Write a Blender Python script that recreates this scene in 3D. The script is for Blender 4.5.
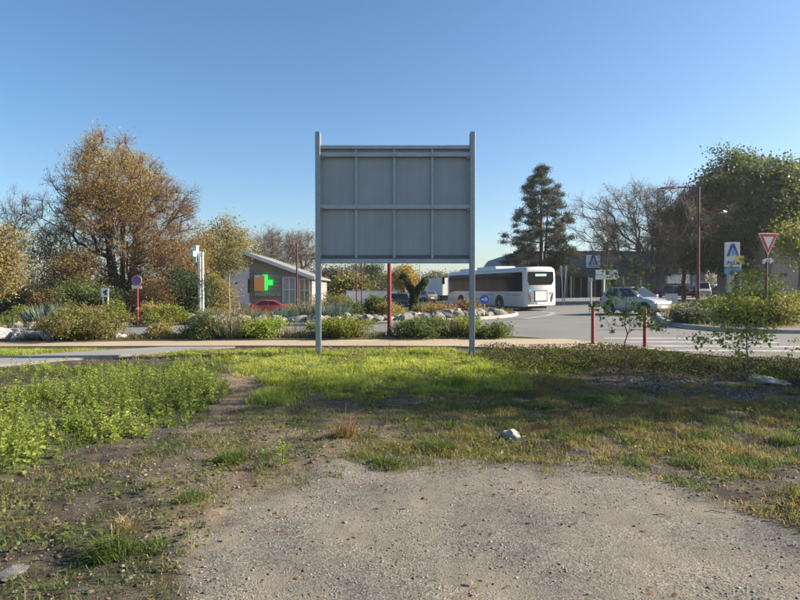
import bpy, bmesh, math, random
import numpy as np
from mathutils import Vector, Matrix, noise

for o in list(bpy.data.objects): bpy.data.objects.remove(o)
scene = bpy.context.scene
C = scene.collection
R = math.radians
rng = np.random.default_rng(7)
random.seed(7)

# ------------------------------------------------------------------ camera, sky, sun
CAM_H = 1.6; FPX = 600.0
PITCH = math.atan(10 / FPX)
cp, sp = math.cos(PITCH), math.sin(PITCH)
cam_d = bpy.data.cameras.new('camera'); cam = bpy.data.objects.new('camera', cam_d); C.objects.link(cam)
cam.location = (0, 0, CAM_H); cam.rotation_euler = (R(90) - PITCH, 0, 0)
cam_d.sensor_width = 36; cam_d.lens = 36 * FPX / 800; cam_d.clip_start = .05; cam_d.clip_end = 3000
scene.camera = cam

SUN_AZ, SUN_EL = 85, 27         # azimuth clockwise from +Y (view direction)
world = bpy.data.worlds.new('World'); scene.world = world; world.use_nodes = True
nt = world.node_tree; nt.nodes.clear()
sky = nt.nodes.new('ShaderNodeTexSky'); sky.sky_type = 'NISHITA'; sky.sun_disc = False
sky.sun_elevation = R(SUN_EL); sky.sun_rotation = R(SUN_AZ)
sky.air_density = 1.0; sky.dust_density = 1.1; sky.ozone_density = 3.0; sky.altitude = 50
bg = nt.nodes.new('ShaderNodeBackground'); bg.inputs[1].default_value = .07
wo = nt.nodes.new('ShaderNodeOutputWorld')
hsn = nt.nodes.new('ShaderNodeHueSaturation'); hsn.inputs['Saturation'].default_value = 1.16
nt.links.new(sky.outputs[0], hsn.inputs['Color']); nt.links.new(hsn.outputs[0], bg.inputs[0]); nt.links.new(bg.outputs[0], wo.inputs[0])
sl = bpy.data.lights.new('sun', 'SUN'); sl.energy = 5.0; sl.angle = R(.53); sl.color = (1, .9, .74)
sun = bpy.data.objects.new('sun', sl); C.objects.link(sun)
sdir = Vector((math.sin(R(SUN_AZ)) * math.cos(R(SUN_EL)), math.cos(R(SUN_AZ)) * math.cos(R(SUN_EL)), math.sin(R(SUN_EL))))
sun.rotation_euler = sdir.to_track_quat('Z', 'Y').to_euler(); sun.location = (30, 10, 30)

scene.render.engine = 'CYCLES'
scene.cycles.max_bounces = 6; scene.cycles.transparent_max_bounces = 8
vs = scene.view_settings; vs.view_transform = 'Standard'; vs.look = 'None'; vs.exposure = 1.45; vs.gamma = 1
vs.use_curve_mapping = False

# ------------------------------------------------------------------ helpers: terrain and projection
def sstep(a, b, t):
    t = np.clip((np.asarray(t, float) - a) / (b - a), 0, 1); return t * t * (3 - 2 * t)
def H(x, y):
    """height of the land: it climbs gently to the right and dips to the left behind the roundabout"""
    x = np.asarray(x, float); y = np.asarray(y, float)
    return sstep(14, 26, y) * .02 * np.clip(x, -40, 60) - .5 * sstep(38, 54, y) * sstep(5, -8, x)
def Hf(x, y): return float(H(x, y))
def P(px, py, Y):
    u = (px - 400) / FPX; v = (py - 300) / FPX
    t = Y / (cp - v * sp)
    return Vector((u * t, Y, CAM_H - t * (sp + v * cp)))
def G(px, py):
    """ground point seen at a pixel"""
    Y = 15.
    for _ in range(40):
        p = P(px, py, Y); h = Hf(p.x, p.y)
        v = (py - 300) / FPX; k = (sp + v * cp) / (cp - v * sp)
        Y = .5 * Y + .5 * (CAM_H - h) / max(k, .004)
    return P(px, py, Y)
def proj(x, y, z=0):
    dep = y * cp + (CAM_H - z) * sp
    dep = np.maximum(dep, .3)
    return 400 + FPX * x / dep, 300 + FPX * ((CAM_H - z) * cp - y * sp) / dep
def XatY(px, Y): return (px - 400) / FPX * Y * 1.0

def inpoly(px, py, poly):
    px = np.asarray(px, float); py = np.asarray(py, float); r = np.zeros(px.shape, bool)
    n = len(poly)
    for i in range(n):
        x0, y0 = poly[i]; x1, y1 = poly[(i + 1) % n]
        c = ((y0 > py) != (y1 > py)) & (px < (x1 - x0) * (py - y0) / ((y1 - y0) + 1e-12) + x0)
        r ^= c
    return r
def _grid_noise(seed, n=64):
    return np.random.default_rng(seed).random((n, n))
_gn = [_grid_noise(i + 50) for i in range(6)]
def vnoise(x, y, s, k=0):
    """smooth value noise, 0..1, tileable"""
    g = _gn[k]; n = 64
    x = np.asarray(x, float) / s + 1000; y = np.asarray(y, float) / s + 1000
    ix = np.floor(x).astype(int); iy = np.floor(y).astype(int)
    fx = x - ix; fy = y - iy; fx = fx * fx * (3 - 2 * fx); fy = fy * fy * (3 - 2 * fy)
    a = g[ix % n, iy % n]; b = g[(ix + 1) % n, iy % n]; c = g[ix % n, (iy + 1) % n]; d = g[(ix + 1) % n, (iy + 1) % n]
    return (a * (1 - fx) + b * fx) * (1 - fy) + (c * (1 - fx) + d * fx) * fy
def fbm(x, y, s, k=0):
    return (vnoise(x, y, s, k) + .5 * vnoise(x, y, s / 2.1, k + 1) + .25 * vnoise(x, y, s / 4.3, k + 2)) / 1.75

# ------------------------------------------------------------------ helpers: materials
def newmat(name):
    m = bpy.data.materials.new(name); m.use_nodes = True
    n = m.node_tree.nodes; l = m.node_tree.links
    return m, n, l, n['Principled BSDF']
def ramp(n, stops):
    r = n.new('ShaderNodeValToRGB'); e = r.color_ramp.elements
    while len(e) < len(stops): e.new(.5)
    for i, (p, c) in enumerate(stops):
        e[i].position = p; e[i].color = (*c, 1)
    return r
def mat(name, col, rough=.6, metal=0., var=.12, scale=8., bump=0., coat=0., bscale=None):
    """paint, metal, plastic: base colour with faint dirt variation"""
    m, n, l, b = newmat(name)
    tc = n.new('ShaderNodeTexCoord'); no = n.new('ShaderNodeTexNoise'); no.inputs['Scale'].default_value = scale
    no.inputs['Detail'].default_value = 6; no.inputs['Roughness'].default_value = .65
    l.new(tc.outputs['Object'], no.inputs['Vector'])
    r = ramp(n, [(.3, tuple(c * (1 - var) for c in col)), (.7, tuple(min(1, c * (1 + var)) for c in col))])
    l.new(no.outputs['Fac'], r.inputs[0]); l.new(r.outputs[0], b.inputs['Base Color'])
    b.inputs['Roughness'].default_value = rough; b.inputs['Metallic'].default_value = metal
    if coat: b.inputs['Coat Weight'].default_value = coat; b.inputs['Coat Roughness'].default_value = .08
    if bump:
        n2 = n.new('ShaderNodeTexNoise'); n2.inputs['Scale'].default_value = bscale or scale * 6; n2.inputs['Detail'].default_value = 5
        l.new(tc.outputs['Object'], n2.inputs['Vector'])
        bp = n.new('ShaderNodeBump'); bp.inputs['Strength'].default_value = bump; bp.inputs['Distance'].default_value = .02
        l.new(n2.outputs['Fac'], bp.inputs['Height']); l.new(bp.outputs[0], b.inputs['Normal'])
    return m
def leafmat(name, cols, trans=.4, rough=.55):
    m, n, l, b = newmat(name)
    at = n.new('ShaderNodeAttribute'); at.attribute_name = 'rnd'
    k = len(cols)
    r = ramp(n, [(i / max(1, k - 1), c) for i, c in enumerate(cols)])
    l.new(at.outputs['Fac'], r.inputs[0]); l.new(r.outputs[0], b.inputs['Base Color'])
    b.inputs['Roughness'].default_value = rough; b.inputs['Specular IOR Level'].default_value = .25
    t = n.new('ShaderNodeBsdfTranslucent'); hs = n.new('ShaderNodeHueSaturation')
    hs.inputs['Saturation'].default_value = 1.15; hs.inputs['Value'].default_value = 1.5
    l.new(r.outputs[0], hs.inputs['Color']); l.new(hs.outputs[0], t.inputs['Color'])
    mx = n.new('ShaderNodeMixShader'); mx.inputs[0].default_value = trans
    l.new(b.outputs[0], mx.inputs[1]); l.new(t.outputs[0], mx.inputs[2])
    l.new(mx.outputs[0], n['Material Output'].inputs['Surface'])
    return m
def emat(name, col, strength):
    m, n, l, b = newmat(name)
    b.inputs['Base Color'].default_value = (*col, 1); b.inputs['Emission Color'].default_value = (*col, 1)
    b.inputs['Emission Strength'].default_value = strength
    return m
def glass_dark(name, col=(.012, .016, .02), rough=.08, spec=.09):
    m, n, l, b = newmat(name)
    b.inputs['Base Color'].default_value = (*col, 1); b.inputs['Roughness'].default_value = rough
    b.inputs['Specular IOR Level'].default_value = spec
    return m
def surfmat(name, stops, s1=1.2, s2=60., s2amt=.5, rough=.9, bump=.4, bdist=.01, extra=None):
    """mineral surface: large patches and fine aggregate"""
    m, n, l, b = newmat(name)
    tc = n.new('ShaderNodeTexCoord')
    a = n.new('ShaderNodeTexNoise'); a.inputs['Scale'].default_value = s1; a.inputs['Detail'].default_value = 8; a.inputs['Roughness'].default_value = .6
    f = n.new('ShaderNodeTexNoise'); f.inputs['Scale'].default_value = s2; f.inputs['Detail'].default_value = 4
    l.new(tc.outputs['Object'], a.inputs['Vector']); l.new(tc.outputs['Object'], f.inputs['Vector'])
    mx = n.new('ShaderNodeMix'); mx.data_type = 'FLOAT'; mx.inputs[0].default_value = s2amt
    l.new(a.outputs['Fac'], mx.inputs[2]); l.new(f.outputs['Fac'], mx.inputs[3])
    r = ramp(n, stops); l.new(mx.outputs[0], r.inputs[0]); l.new(r.outputs[0], b.inputs['Base Color'])
    b.inputs['Roughness'].default_value = rough
    bp = n.new('ShaderNodeBump'); bp.inputs['Strength'].default_value = bump; bp.inputs['Distance'].default_value = bdist
    l.new(f.outputs['Fac'], bp.inputs['Height']); l.new(bp.outputs[0], b.inputs['Normal'])
    return m

M = {}
M['galv'] = mat('galvanised steel', (.36, .40, .42), .5, .35, .16, 5, .05)
M['galvpost'] = mat('galvanised post', (.30, .335, .345), .45, .4, .15, 9, .05)
M['panel'] = None
M['panel'], n, l, b = newmat('grey sheet panel')
_tc = n.new('ShaderNodeTexCoord'); _mp = n.new('ShaderNodeMapping'); _mp.inputs['Scale'].default_value = (9, 9, .5); l.new(_tc.outputs['Object'], _mp.inputs['Vector'])
_a = n.new('ShaderNodeTexNoise'); _a.inputs['Scale'].default_value = 1.; _a.inputs['Detail'].default_value = 6; l.new(_mp.outputs[0], _a.inputs['Vector'])
_b = n.new('ShaderNodeTexNoise'); _b.inputs['Scale'].default_value = 1.3; _b.inputs['Detail'].default_value = 7; l.new(_tc.outputs['Object'], _b.inputs['Vector'])
_m = n.new('ShaderNodeMath'); _m.operation = 'ADD'; l.new(_a.outputs['Fac'], _m.inputs[0]); l.new(_b.outputs['Fac'], _m.inputs[1])
_h = n.new('ShaderNodeMath'); _h.operation = 'MULTIPLY'; _h.inputs[1].default_value = .5; l.new(_m.outputs[0], _h.inputs[0])
_r = ramp(n, [(.3, (.285, .30, .31)), (.5, (.325, .34, .35)), (.7, (.365, .38, .385))]); l.new(_h.outputs[0], _r.inputs[0]); l.new(_r.outputs[0], b.inputs['Base Color'])
b.inputs['Roughness'].default_value = .5; b.inputs['Metallic'].default_value = .15
M['bolt'] = mat('bolt steel', (.2, .2, .2), .5, .6)
M['plasticgrey'] = mat('dark grey channel', (.10, .105, .11), .6)
M['red'] = mat('red post paint', (.2, .014, .018), .6, 0, .4, 9)
M['maroon'] = mat('maroon lamp paint', (.10, .014, .018), .45, 0, .15, 6)
M['white'] = mat('white paint', (.78, .78, .76), .45, 0, .05, 3)
M['offwhite'] = mat('weathered white', (.62, .63, .60), .55, 0, .1, 3)
M['buswhite'] = mat('bus white paint', (.5, .495, .475), .3, 0, .05, 1.5, coat=.4)
M['carwhite'] = mat('silver white car paint', (.32, .325, .32), .25, 0, .03, 3, coat=.8)
M['carred'] = mat('red car paint', (.42, .035, .02), .25, 0, .06, 3, coat=.8)
M['carblack'] = mat('dark car paint', (.015, .018, .022), .25, 0, .1, 3, coat=.8)
M['cargrey'] = mat('grey car paint', (.10, .11, .12), .28, .3, .1, 3, coat=.8)
M['glass'] = glass_dark('dark glass')
M['carglass'] = glass_dark('car glass', (.02, .024, .028), .05, .4)
M['tyre'] = mat('tyre rubber', (.018, .018, .018), .85, 0, .2, 20)
M['rim'] = mat('wheel rim', (.42, .43, .44), .35, .8)
M['black'] = mat('black plastic', (.02, .02, .022), .5)
M['teal'] = mat('teal stripe', (.04, .24, .24), .4)
M['tail'] = mat('tail light red', (.35, .015, .012), .2, coat=.5)
M['orange'] = mat('orange lens', (.6, .2, .02), .2, coat=.5)
M['lens'] = mat('head light lens', (.7, .72, .74), .1, .2, coat=1)
M['blue'] = mat('sign blue', (.02, .12, .45), .4, 0, .06)
M['signred'] = mat('sign red', (.50, .02, .03), .4, 0, .06)
M['signback'] = mat('sign back grey', (.36, .37, .38), .5, .3)
M['yellow'] = mat('sign yellow', (.72, .55, .12), .5)
M['alublue'] = mat('supermarket blue', (.01, .06, .30), .5)
M['lightblue'] = mat('light blue board', (.06, .36, .62), .5)
M['bark'] = mat('brown bark', (.11, .085, .062), .95, 0, .4, 5, .8, bscale=18)
M['barkgrey'] = mat('grey bark', (.12, .10, .082), .95, 0, .35, 5, .8, bscale=18)
M['barkred'] = mat('reddish twig bark', (.12, .062, .045), .95, 0, .35, 5, .5, bscale=18)
M['barkpale'] = mat('pale bark', (.24, .2, .15), .9, 0, .3, 6, .5, bscale=20)
M['barkdark'] = mat('dark bark', (.04, .033, .028), .95, 0, .4, 5, .8, bscale=18)
M['asphalt'] = surfmat('asphalt', [(.25, (.10, .096, .09)), (.5, (.145, .138, .128)), (.8, (.195, .186, .172))], .35, 90, .45, .85, .35, .006)
M['sandpave'] = surfmat('sandy pavement', [(.25, (.26, .20, .13)), (.6, (.35, .275, .18)), (.85, (.43, .35, .24))], .5, 70, .4, .95, .3, .006)
M['concrete'] = surfmat('concrete path', [(.3, (.16, .155, .14)), (.6, (.215, .207, .187)), (.85, (.27, .26, .235))], .9, 60, .4, .9, .3, .005)
M['kerb'] = surfmat('kerb concrete', [(.3, (.22, .212, .19)), (.7, (.36, .345, .31))], 1.5, 40, .4, .9, .3, .006)
M['marking'] = surfmat('worn road paint', [(.4, (.17, .165, .155)), (.52, (.32, .31, .295)), (.75, (.48, .47, .445))], 1.8, 50, .5, .8, .2, .003)
M['mulch'] = surfmat('planting soil', [(.3, (.09, .065, .045)), (.6, (.17, .13, .09)), (.85, (.26, .21, .14))], .8, 25, .5, .95, .8, .03)
M['rock'] = surfmat('pale limestone', [(.3, (.10, .094, .08)), (.55, (.20, .19, .17)), (.8, (.33, .315, .29))], 2.5, 14, .45, .9, .7, .03)
M['whiterock'] = surfmat('white limestone', [(.3, (.24, .22, .185)), (.55, (.42, .395, .35)), (.8, (.56, .54, .49))], 2.5, 14, .45, .9, .7, .03)

# ------------------------------------------------------------------ helpers: objects
def link(o, parent=None):
    C.objects.link(o)
    if parent is not None: o.parent = parent
    return o
def tag(o, label=None, cat=None, group=None, kind=None):
    if label: o['label'] = label
    if cat: o['category'] = cat
    if group: o['group'] = group
    if kind: o['kind'] = kind
    return o
def thing(name, label, cat, loc=(0, 0, 0), rz=0., group=None):
    o = bpy.data.objects.new(name, None); o.empty_display_size = .2; C.objects.link(o)
    o.location = loc; o.rotation_euler = (0, 0, rz)
    return tag(o, label, cat, group)
def np_mesh(name, V, F, m, parent=None, rnd=None, smooth=False):
    """V (n,3); F list of int arrays (k,3)/(k,4)"""
    V = np.ascontiguousarray(V, dtype=np.float32)
    F = [f for f in F if len(f)]
    me = bpy.data.meshes.new(name)
    nl = sum(f.size for f in F); nf = sum(len(f) for f in F)
    me.vertices.add(len(V)); me.vertices.foreach_set('co', V.ravel())
    me.loops.add(nl); me.loops.foreach_set('vertex_index', np.concatenate([f.ravel() for f in F]).astype(np.int32))
    tot = np.concatenate([np.full(len(f), f.shape[1]) for f in F]).astype(np.int32)
    st = np.concatenate([[0], np.cumsum(tot)[:-1]]).astype(np.int32)
    me.polygons.add(nf); me.polygons.foreach_set('loop_start', st)
    try: me.polygons.foreach_set('loop_total', tot)
    except Exception: pass
    if smooth: me.polygons.foreach_set('use_smooth', np.ones(nf, bool))
    if rnd is not None:
        a = me.attributes.new('rnd', 'FLOAT', 'FACE'); a.data.foreach_set('value', np.asarray(rnd, np.float32))
    me.update(calc_edges=True)
    me.materials.append(m)
    return link(bpy.data.objects.new(name, me), parent)

class MB:
    def __init__(s): s.v = []; s.f = []
    def quad(s, a, b, c, d):
        i = len(s.v); s.v += [tuple(a), tuple(b), tuple(c), tuple(d)]; s.f.append((i, i + 1, i + 2, i + 3)); return s
    def box(s, x0, x1, y0, y1, z0, z1):
        i = len(s.v)
        s.v += [(x0, y0, z0), (x1, y0, z0), (x1, y1, z0), (x0, y1, z0), (x0, y0, z1), (x1, y0, z1), (x1, y1, z1), (x0, y1, z1)]
        s.f += [tuple(i + k for k in q) for q in ((0, 3, 2, 1), (4, 5, 6, 7), (0, 1, 5, 4), (1, 2, 6, 5), (2, 3, 7, 6), (3, 0, 4, 7))]
        return s
    def tube(s, pts, rad, sides=8, cap=True):
        pts = [Vector(p) for p in pts]
        if not hasattr(rad, '__len__'): rad = [rad] * len(pts)
        i0 = len(s.v); n = len(pts)
        for k, p in enumerate(pts):
            d = (pts[min(k + 1, n - 1)] - pts[max(k - 1, 0)]).normalized()
            a = d.cross(Vector((0, 0, 1)) if abs(d.z) < .9 else Vector((1, 0, 0))).normalized(); b = d.cross(a)
            for q in range(sides):
                t = 2 * math.pi * q / sides
                s.v.append(tuple(p + (a * math.cos(t) + b * math.sin(t)) * rad[k]))
        for k in range(n - 1):
            for q in range(sides):
                q2 = (q + 1) % sides
                s.f.append((i0 + k * sides + q, i0 + k * sides + q2, i0 + (k + 1) * sides + q2, i0 + (k + 1) * sides + q))
        if cap:
            s.f.append(tuple(i0 + q for q in range(sides))[::-1]); s.f.append(tuple(i0 + (n - 1) * sides + q for q in range(sides)))
        return s
    def prism(s, poly, d0, d1, axis='y'):
        """extrude a 2-D outline: axis y -> outline is (x,z); axis x -> (y,z); axis z -> (x,y)"""
        i = len(s.v); n = len(poly)
        for d in (d0, d1):
            for a, b in poly:
                s.v.append((a, d, b) if axis == 'y' else (d, a, b) if axis == 'x' else (a, b, d))
        s.f.append(tuple(range(i, i + n))); s.f.append(tuple(range(i + 2 * n - 1, i + n - 1, -1)))
        for k in range(n):
            k2 = (k + 1) % n
            s.f.append((i + k2, i + k, i + n + k, i + n + k2))
        return s
    def loft(s, rings, cap=True):
        i = len(s.v); n = len(rings[0])
        for r in rings: s.v += [tuple(p) for p in r]
        for k in range(len(rings) - 1):
            for q in range(n):
                q2 = (q + 1) % n
                s.f.append((i + k * n + q, i + k * n + q2, i + (k + 1) * n + q2, i + (k + 1) * n + q))
        if cap:
            s.f.append(tuple(i + q for q in range(n))[::-1]); s.f.append(tuple(i + (len(rings) - 1) * n + q for q in range(n)))
        return s
    def build(s, name, m, parent=None, smooth=False, bevel=0., seg=2, fix=True):
        me = bpy.data.meshes.new(name); me.from_pydata(s.v, [], s.f)
        if fix:
            bm = bmesh.new(); bm.from_mesh(me); bmesh.ops.recalc_face_normals(bm, faces=bm.faces); bm.to_mesh(me); bm.free()
        me.materials.append(m)
        if smooth:
            me.polygons.foreach_set('use_smooth', [True] * len(me.polygons)); me.set_sharp_from_angle(angle=R(38))
        o = link(bpy.data.objects.new(name, me), parent)
        if bevel:
            b = o.modifiers.new('bevel', 'BEVEL'); b.width = bevel; b.segments = seg; b.limit_method = 'ANGLE'; b.angle_limit = R(35)
            b.harden_normals = False
        return o
def disc(cx, cz, r, n=28, a0=0): return [(cx + r * math.cos(2 * math.pi * k / n + a0), cz + r * math.sin(2 * math.pi * k / n + a0)) for k in range(n)]
def copy_tree(o, parent=None):
    c = o.copy(); C.objects.link(c); c.parent = parent
    for ch in [k for k in bpy.data.objects if k.parent == o]: copy_tree(ch, c)
    return c
def text_part(txt, size, m, parent, loc, rot=(R(90), 0, 0), name='lettering'):
    cu = bpy.data.curves.new('t', 'FONT'); cu.body = txt; cu.size = size; cu.align_x = 'CENTER'; cu.extrude = .012
    t = bpy.data.objects.new('t', cu); C.objects.link(t)
    me = bpy.data.meshes.new_from_object(t.evaluated_get(bpy.context.evaluated_depsgraph_get())); bpy.data.objects.remove(t)
    me.name = name; me.materials.clear(); me.materials.append(m)
    o = link(bpy.data.objects.new(name, me), parent); o.location = loc; o.rotation_euler = rot
    return o

# ------------------------------------------------------------------ setting: ground
gravel_poly = [(150, 900), (176, 600), (196, 545), (225, 508), (270, 485), (350, 471), (430, 466), (480, 461), (560, 457), (620, 463), (660, 477),
               (700, 500), (750, 526), (800, 552), (900, 600), (1300, 900)]
weed_poly = [(-500, 412), (0, 391), (50, 380), (115, 366), (212, 356), (232, 362), (216, 384), (207, 412), (172, 427), (130, 438), (72, 450), (34, 474), (-60, 510), (-500, 640)]
lawn_poly = [(205, 349), (480, 349), (560, 357), (590, 368), (545, 383), (480, 393), (425, 397), (345, 397), (290, 410), (248, 402), (270, 384), (236, 366)]
dirt_poly = [(213, 384), (238, 366), (262, 366), (296, 378), (276, 392), (262, 406), (215, 413)]
lot_poly = [(205, 412), (250, 402), (300, 410), (350, 400), (430, 400), (400, 440), (340, 470), (270, 486), (200, 540), (120, 560), (150, 480), (200, 450)]
dry_poly = [(480, 394), (560, 382), (700, 392), (1200, 400), (1200, 640), (900, 600), (800, 552), (750, 526), (700, 500), (660, 477), (620, 463), (560, 457), (480, 461), (430, 466), (350, 471), (400, 440), (440, 405)]
cover_poly = [(478, 352), (560, 355), (640, 357), (720, 363), (800, 367), (1000, 376), (1000, 392), (800, 385), (760, 380), (640, 378), (520, 373), (488, 365)]
chip_poly = [(600, 384), (640, 379), (730, 384), (770, 392), (740, 398), (640, 396)]
def soft(px, py, poly, w, x, y):
    """mask of a zone with a ragged edge of about w pixels"""
    acc = np.zeros(np.shape(px))
    for k, (dx, dy) in enumerate(((0, 0), (w, 0), (-w, 0), (0, w * .5), (0, -w * .5))):
        ox = (fbm(x, y, .35, k % 3) - .5) * w * 4 + (fbm(x, y, 1.3, 3) - .5) * w * 7; oy = (fbm(y, x, .35, (k + 1) % 3) - .5) * w * 2 + (fbm(y, x, 1.3, 2) - .5) * w * 3.5
        acc += inpoly(px + dx + ox, py + dy + oy, poly)
    return acc / 5
path_L = [(-13.6, 8.4), (-10.9, 12.0), (-9.2, 14.2), (-7.6, 15.9), (-6.6, 16.75)]
path_R = [(-12.2, 7.9), (-9.6, 11.3), (-7.9, 13.3), (-6.0, 15.2), (-4.6, 16.75)]
path_poly = path_L + path_R[::-1]
def bumps(x, y):
    fade = sstep(15.6, 13.5, y) * sstep(-40, -20, -np.abs(x))
    onpath = inpoly(x, y, path_poly)
    gpx, gpy = proj(x, np.maximum(y, .6))
    gr = inpoly(gpx, gpy, gravel_poly) | (y < 2.6)
    b = (fbm(x, y, 1.6, 0) - .5) * .14 + (fbm(x, y, .32, 2) - .5) * .055 + (vnoise(x, y, .1, 4) - .5) * .014
    b = b * np.where(gr, .22, 1.) - .012
    return np.where(onpath, -.03, b * fade)
def Hn(x, y): return H(x, y) + bumps(x, y)

def graded(fine0, fine1, step, far0, far1, g=1.22):
    a = list(np.arange(fine0, fine1 + 1e-6, step)); s = step
    lo = []; v = fine0; s = step
    while v > far0: s = min(s * g, 60); v -= s; lo.append(v)
    hi = []; v = fine1; s = step
    while v < far1: s = min(s * g, 60); v += s; hi.append(v)
    return np.array(lo[::-1] + a + hi)
gx = graded(-10.5, 10.5, .062, -900, 900, 1.1)
gy = np.concatenate([graded(2.2, 15.5, .062, -60, 15.4, 1.1), np.arange(15.9, 62, .5)])
s_ = .5; v_ = 62
ext = []
while v_ < 1500: s_ = min(s_ * 1.15, 80); v_ += s_; ext.append(v_)
gy = np.concatenate([gy, ext])
XX, YY = np.meshgrid(gx, gy, indexing='xy')
ZZ = Hn(XX, YY)
nx, ny = len(gx), len(gy)
idx = np.arange(nx * ny).reshape(ny, nx)
Fq = np.stack([idx[:-1, :-1].ravel(), idx[:-1, 1:].ravel(), idx[1:, 1:].ravel(), idx[1:, :-1].ravel()], 1)
gpx, gpy = proj(XX, np.maximum(YY, .6))
near = (YY > .5) & (YY < 16)
z_grav = np.where(YY > .5, soft(gpx, gpy, gravel_poly, 17, XX, YY), 1.)
z_green = np.where(near, np.maximum(soft(gpx, gpy, weed_poly, 5, XX, YY), soft(gpx, gpy, lawn_poly, 4, XX, YY)), 0)
z_green = np.where(YY > 16, .75 * fbm(XX, YY, 6, 1), z_green)
z_dirt = np.where(near, np.maximum(soft(gpx, gpy, dirt_poly, 4, XX, YY), .45 * soft(gpx, gpy, lot_poly, 9, XX, YY)), 0)
z_chip = np.where(near, soft(gpx, gpy, chip_poly, 4, XX, YY), 0)
gm, n, l, b = newmat('ground')
at = n.new('ShaderNodeAttribute'); at.attribute_name = 'zone'
sep = n.new('ShaderNodeSeparateColor'); l.new(at.outputs['Color'], sep.inputs[0])
tc = n.new('ShaderNodeTexCoord')
def nz(scale, det=6, rough=.6):
    t = n.new('ShaderNodeTexNoise'); t.inputs['Scale'].default_value = scale; t.inputs['Detail'].default_value = det; t.inputs['Roughness'].default_value = rough
    l.new(tc.outputs['Object'], t.inputs['Vector']); return t
def mixc(fac, a, bb, mode='MIX'):
    x = n.new('ShaderNodeMix'); x.data_type = 'RGBA'; x.blend_type = mode
    if hasattr(fac, 'default_value') or hasattr(fac, 'links'): l.new(fac, x.inputs[0])
    else: x.inputs[0].default_value = fac
    l.new(a, x.inputs[6]); l.new(bb, x.inputs[7]); return x.outputs[2]
n_big, n_mid, n_fine, n_grit = nz(.9, 9, .68), nz(4.5, 8, .65), nz(60, 6, .75), nz(120, 3, .6)
vor = n.new('ShaderNodeTexVoronoi'); vor.inputs['Scale'].default_value = 95; l.new(tc.outputs['Object'], vor.inputs['Vector'])
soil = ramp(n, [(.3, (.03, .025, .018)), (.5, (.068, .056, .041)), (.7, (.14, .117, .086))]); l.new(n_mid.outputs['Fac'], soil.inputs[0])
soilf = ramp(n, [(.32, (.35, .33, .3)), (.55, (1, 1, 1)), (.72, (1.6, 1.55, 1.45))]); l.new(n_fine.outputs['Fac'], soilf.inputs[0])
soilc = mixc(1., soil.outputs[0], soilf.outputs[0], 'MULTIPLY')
grav = ramp(n, [(.33, (.095, .09, .082)), (.5, (.148, .135, .114)), (.68, (.21, .183, .145))]); l.new(n_big.outputs['Fac'], grav.inputs[0])
grp = ramp(n, [(.0, (.3, .3, .3)), (.25, (.75, .74, .72)), (.6, (1.05, 1.05, 1.05)), (.85, (1.3, 1.3, 1.3)), (1., (2.0, 1.95, 1.9))])
sepv = n.new('ShaderNodeSeparateColor'); l.new(vor.outputs['Color'], sepv.inputs[0]); l.new(sepv.outputs[0], grp.inputs[0])
gravc = mixc(.8, grav.outputs[0], grp.outputs[0], 'MULTIPLY')
grf = ramp(n, [(.3, (.6, .58, .55)), (.5, (1, 1, 1)), (.7, (1.25, 1.25, 1.25))]); l.new(n_fine.outputs['Fac'], grf.inputs[0])
gravc = mixc(.8, gravc, grf.outputs[0], 'MULTIPLY')
n_pat = nz(1.7, 5, .55); rp = ramp(n, [(.47, (0, 0, 0)), (.62, (.75, .75, .75))]); l.new(n_pat.outputs['Fac'], rp.inputs[0])
dust = ramp(n, [(.35, (.135, .118, .094)), (.65, (.215, .184, .14))]); l.new(n_mid.outputs['Fac'], dust.inputs[0])
gravc = mixc(rp.outputs[0], gravc, dust.outputs[0])
greenc = ramp(n, [(.35, (.05, .055, .022)), (.6, (.10, .10, .045)), (.75, (.15, .125, .07))]); l.new(n_mid.outputs['Fac'], greenc.inputs[0])
dirtc = ramp(n, [(.3, (.16, .115, .075)), (.6, (.25, .19, .13)), (.8, (.32, .255, .18))]); l.new(n_mid.outputs['Fac'], dirtc.inputs[0])
chipc = ramp(n, [(.1, (.05, .05, .05)), (.6, (.15, .15, .15)), (.95, (.42, .41, .40))]); l.new(sepv.outputs[1], chipc.inputs[0])
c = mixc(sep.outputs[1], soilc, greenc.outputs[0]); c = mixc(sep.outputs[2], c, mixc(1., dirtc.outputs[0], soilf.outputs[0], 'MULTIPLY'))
c = mixc(sep.outputs[0], c, gravc); c = mixc(at.outputs['Alpha'], c, chipc.outputs[0])
l.new(c, b.inputs['Base Color']); b.inputs['Roughness'].default_value = .95; b.inputs['Specular IOR Level'].default_value = .2
add = n.new('ShaderNodeMath'); add.operation = 'ADD'; l.new(n_fine.outputs['Fac'], add.inputs[0]); l.new(vor.outputs['Distance'], add.inputs[1])
bp = n.new('ShaderNodeBump'); bp.inputs['Strength'].default_value = .45; bp.inputs['Distance'].default_value = .006
l.new(add.outputs[0], bp.inputs['Height']); l.new(bp.outputs[0], b.inputs['Normal'])
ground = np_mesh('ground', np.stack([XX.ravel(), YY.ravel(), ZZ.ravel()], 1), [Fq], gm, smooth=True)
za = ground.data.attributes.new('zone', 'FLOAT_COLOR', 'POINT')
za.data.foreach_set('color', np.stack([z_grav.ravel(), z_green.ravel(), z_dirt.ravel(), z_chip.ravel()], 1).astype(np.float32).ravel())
tag(ground, kind='structure')

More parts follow.
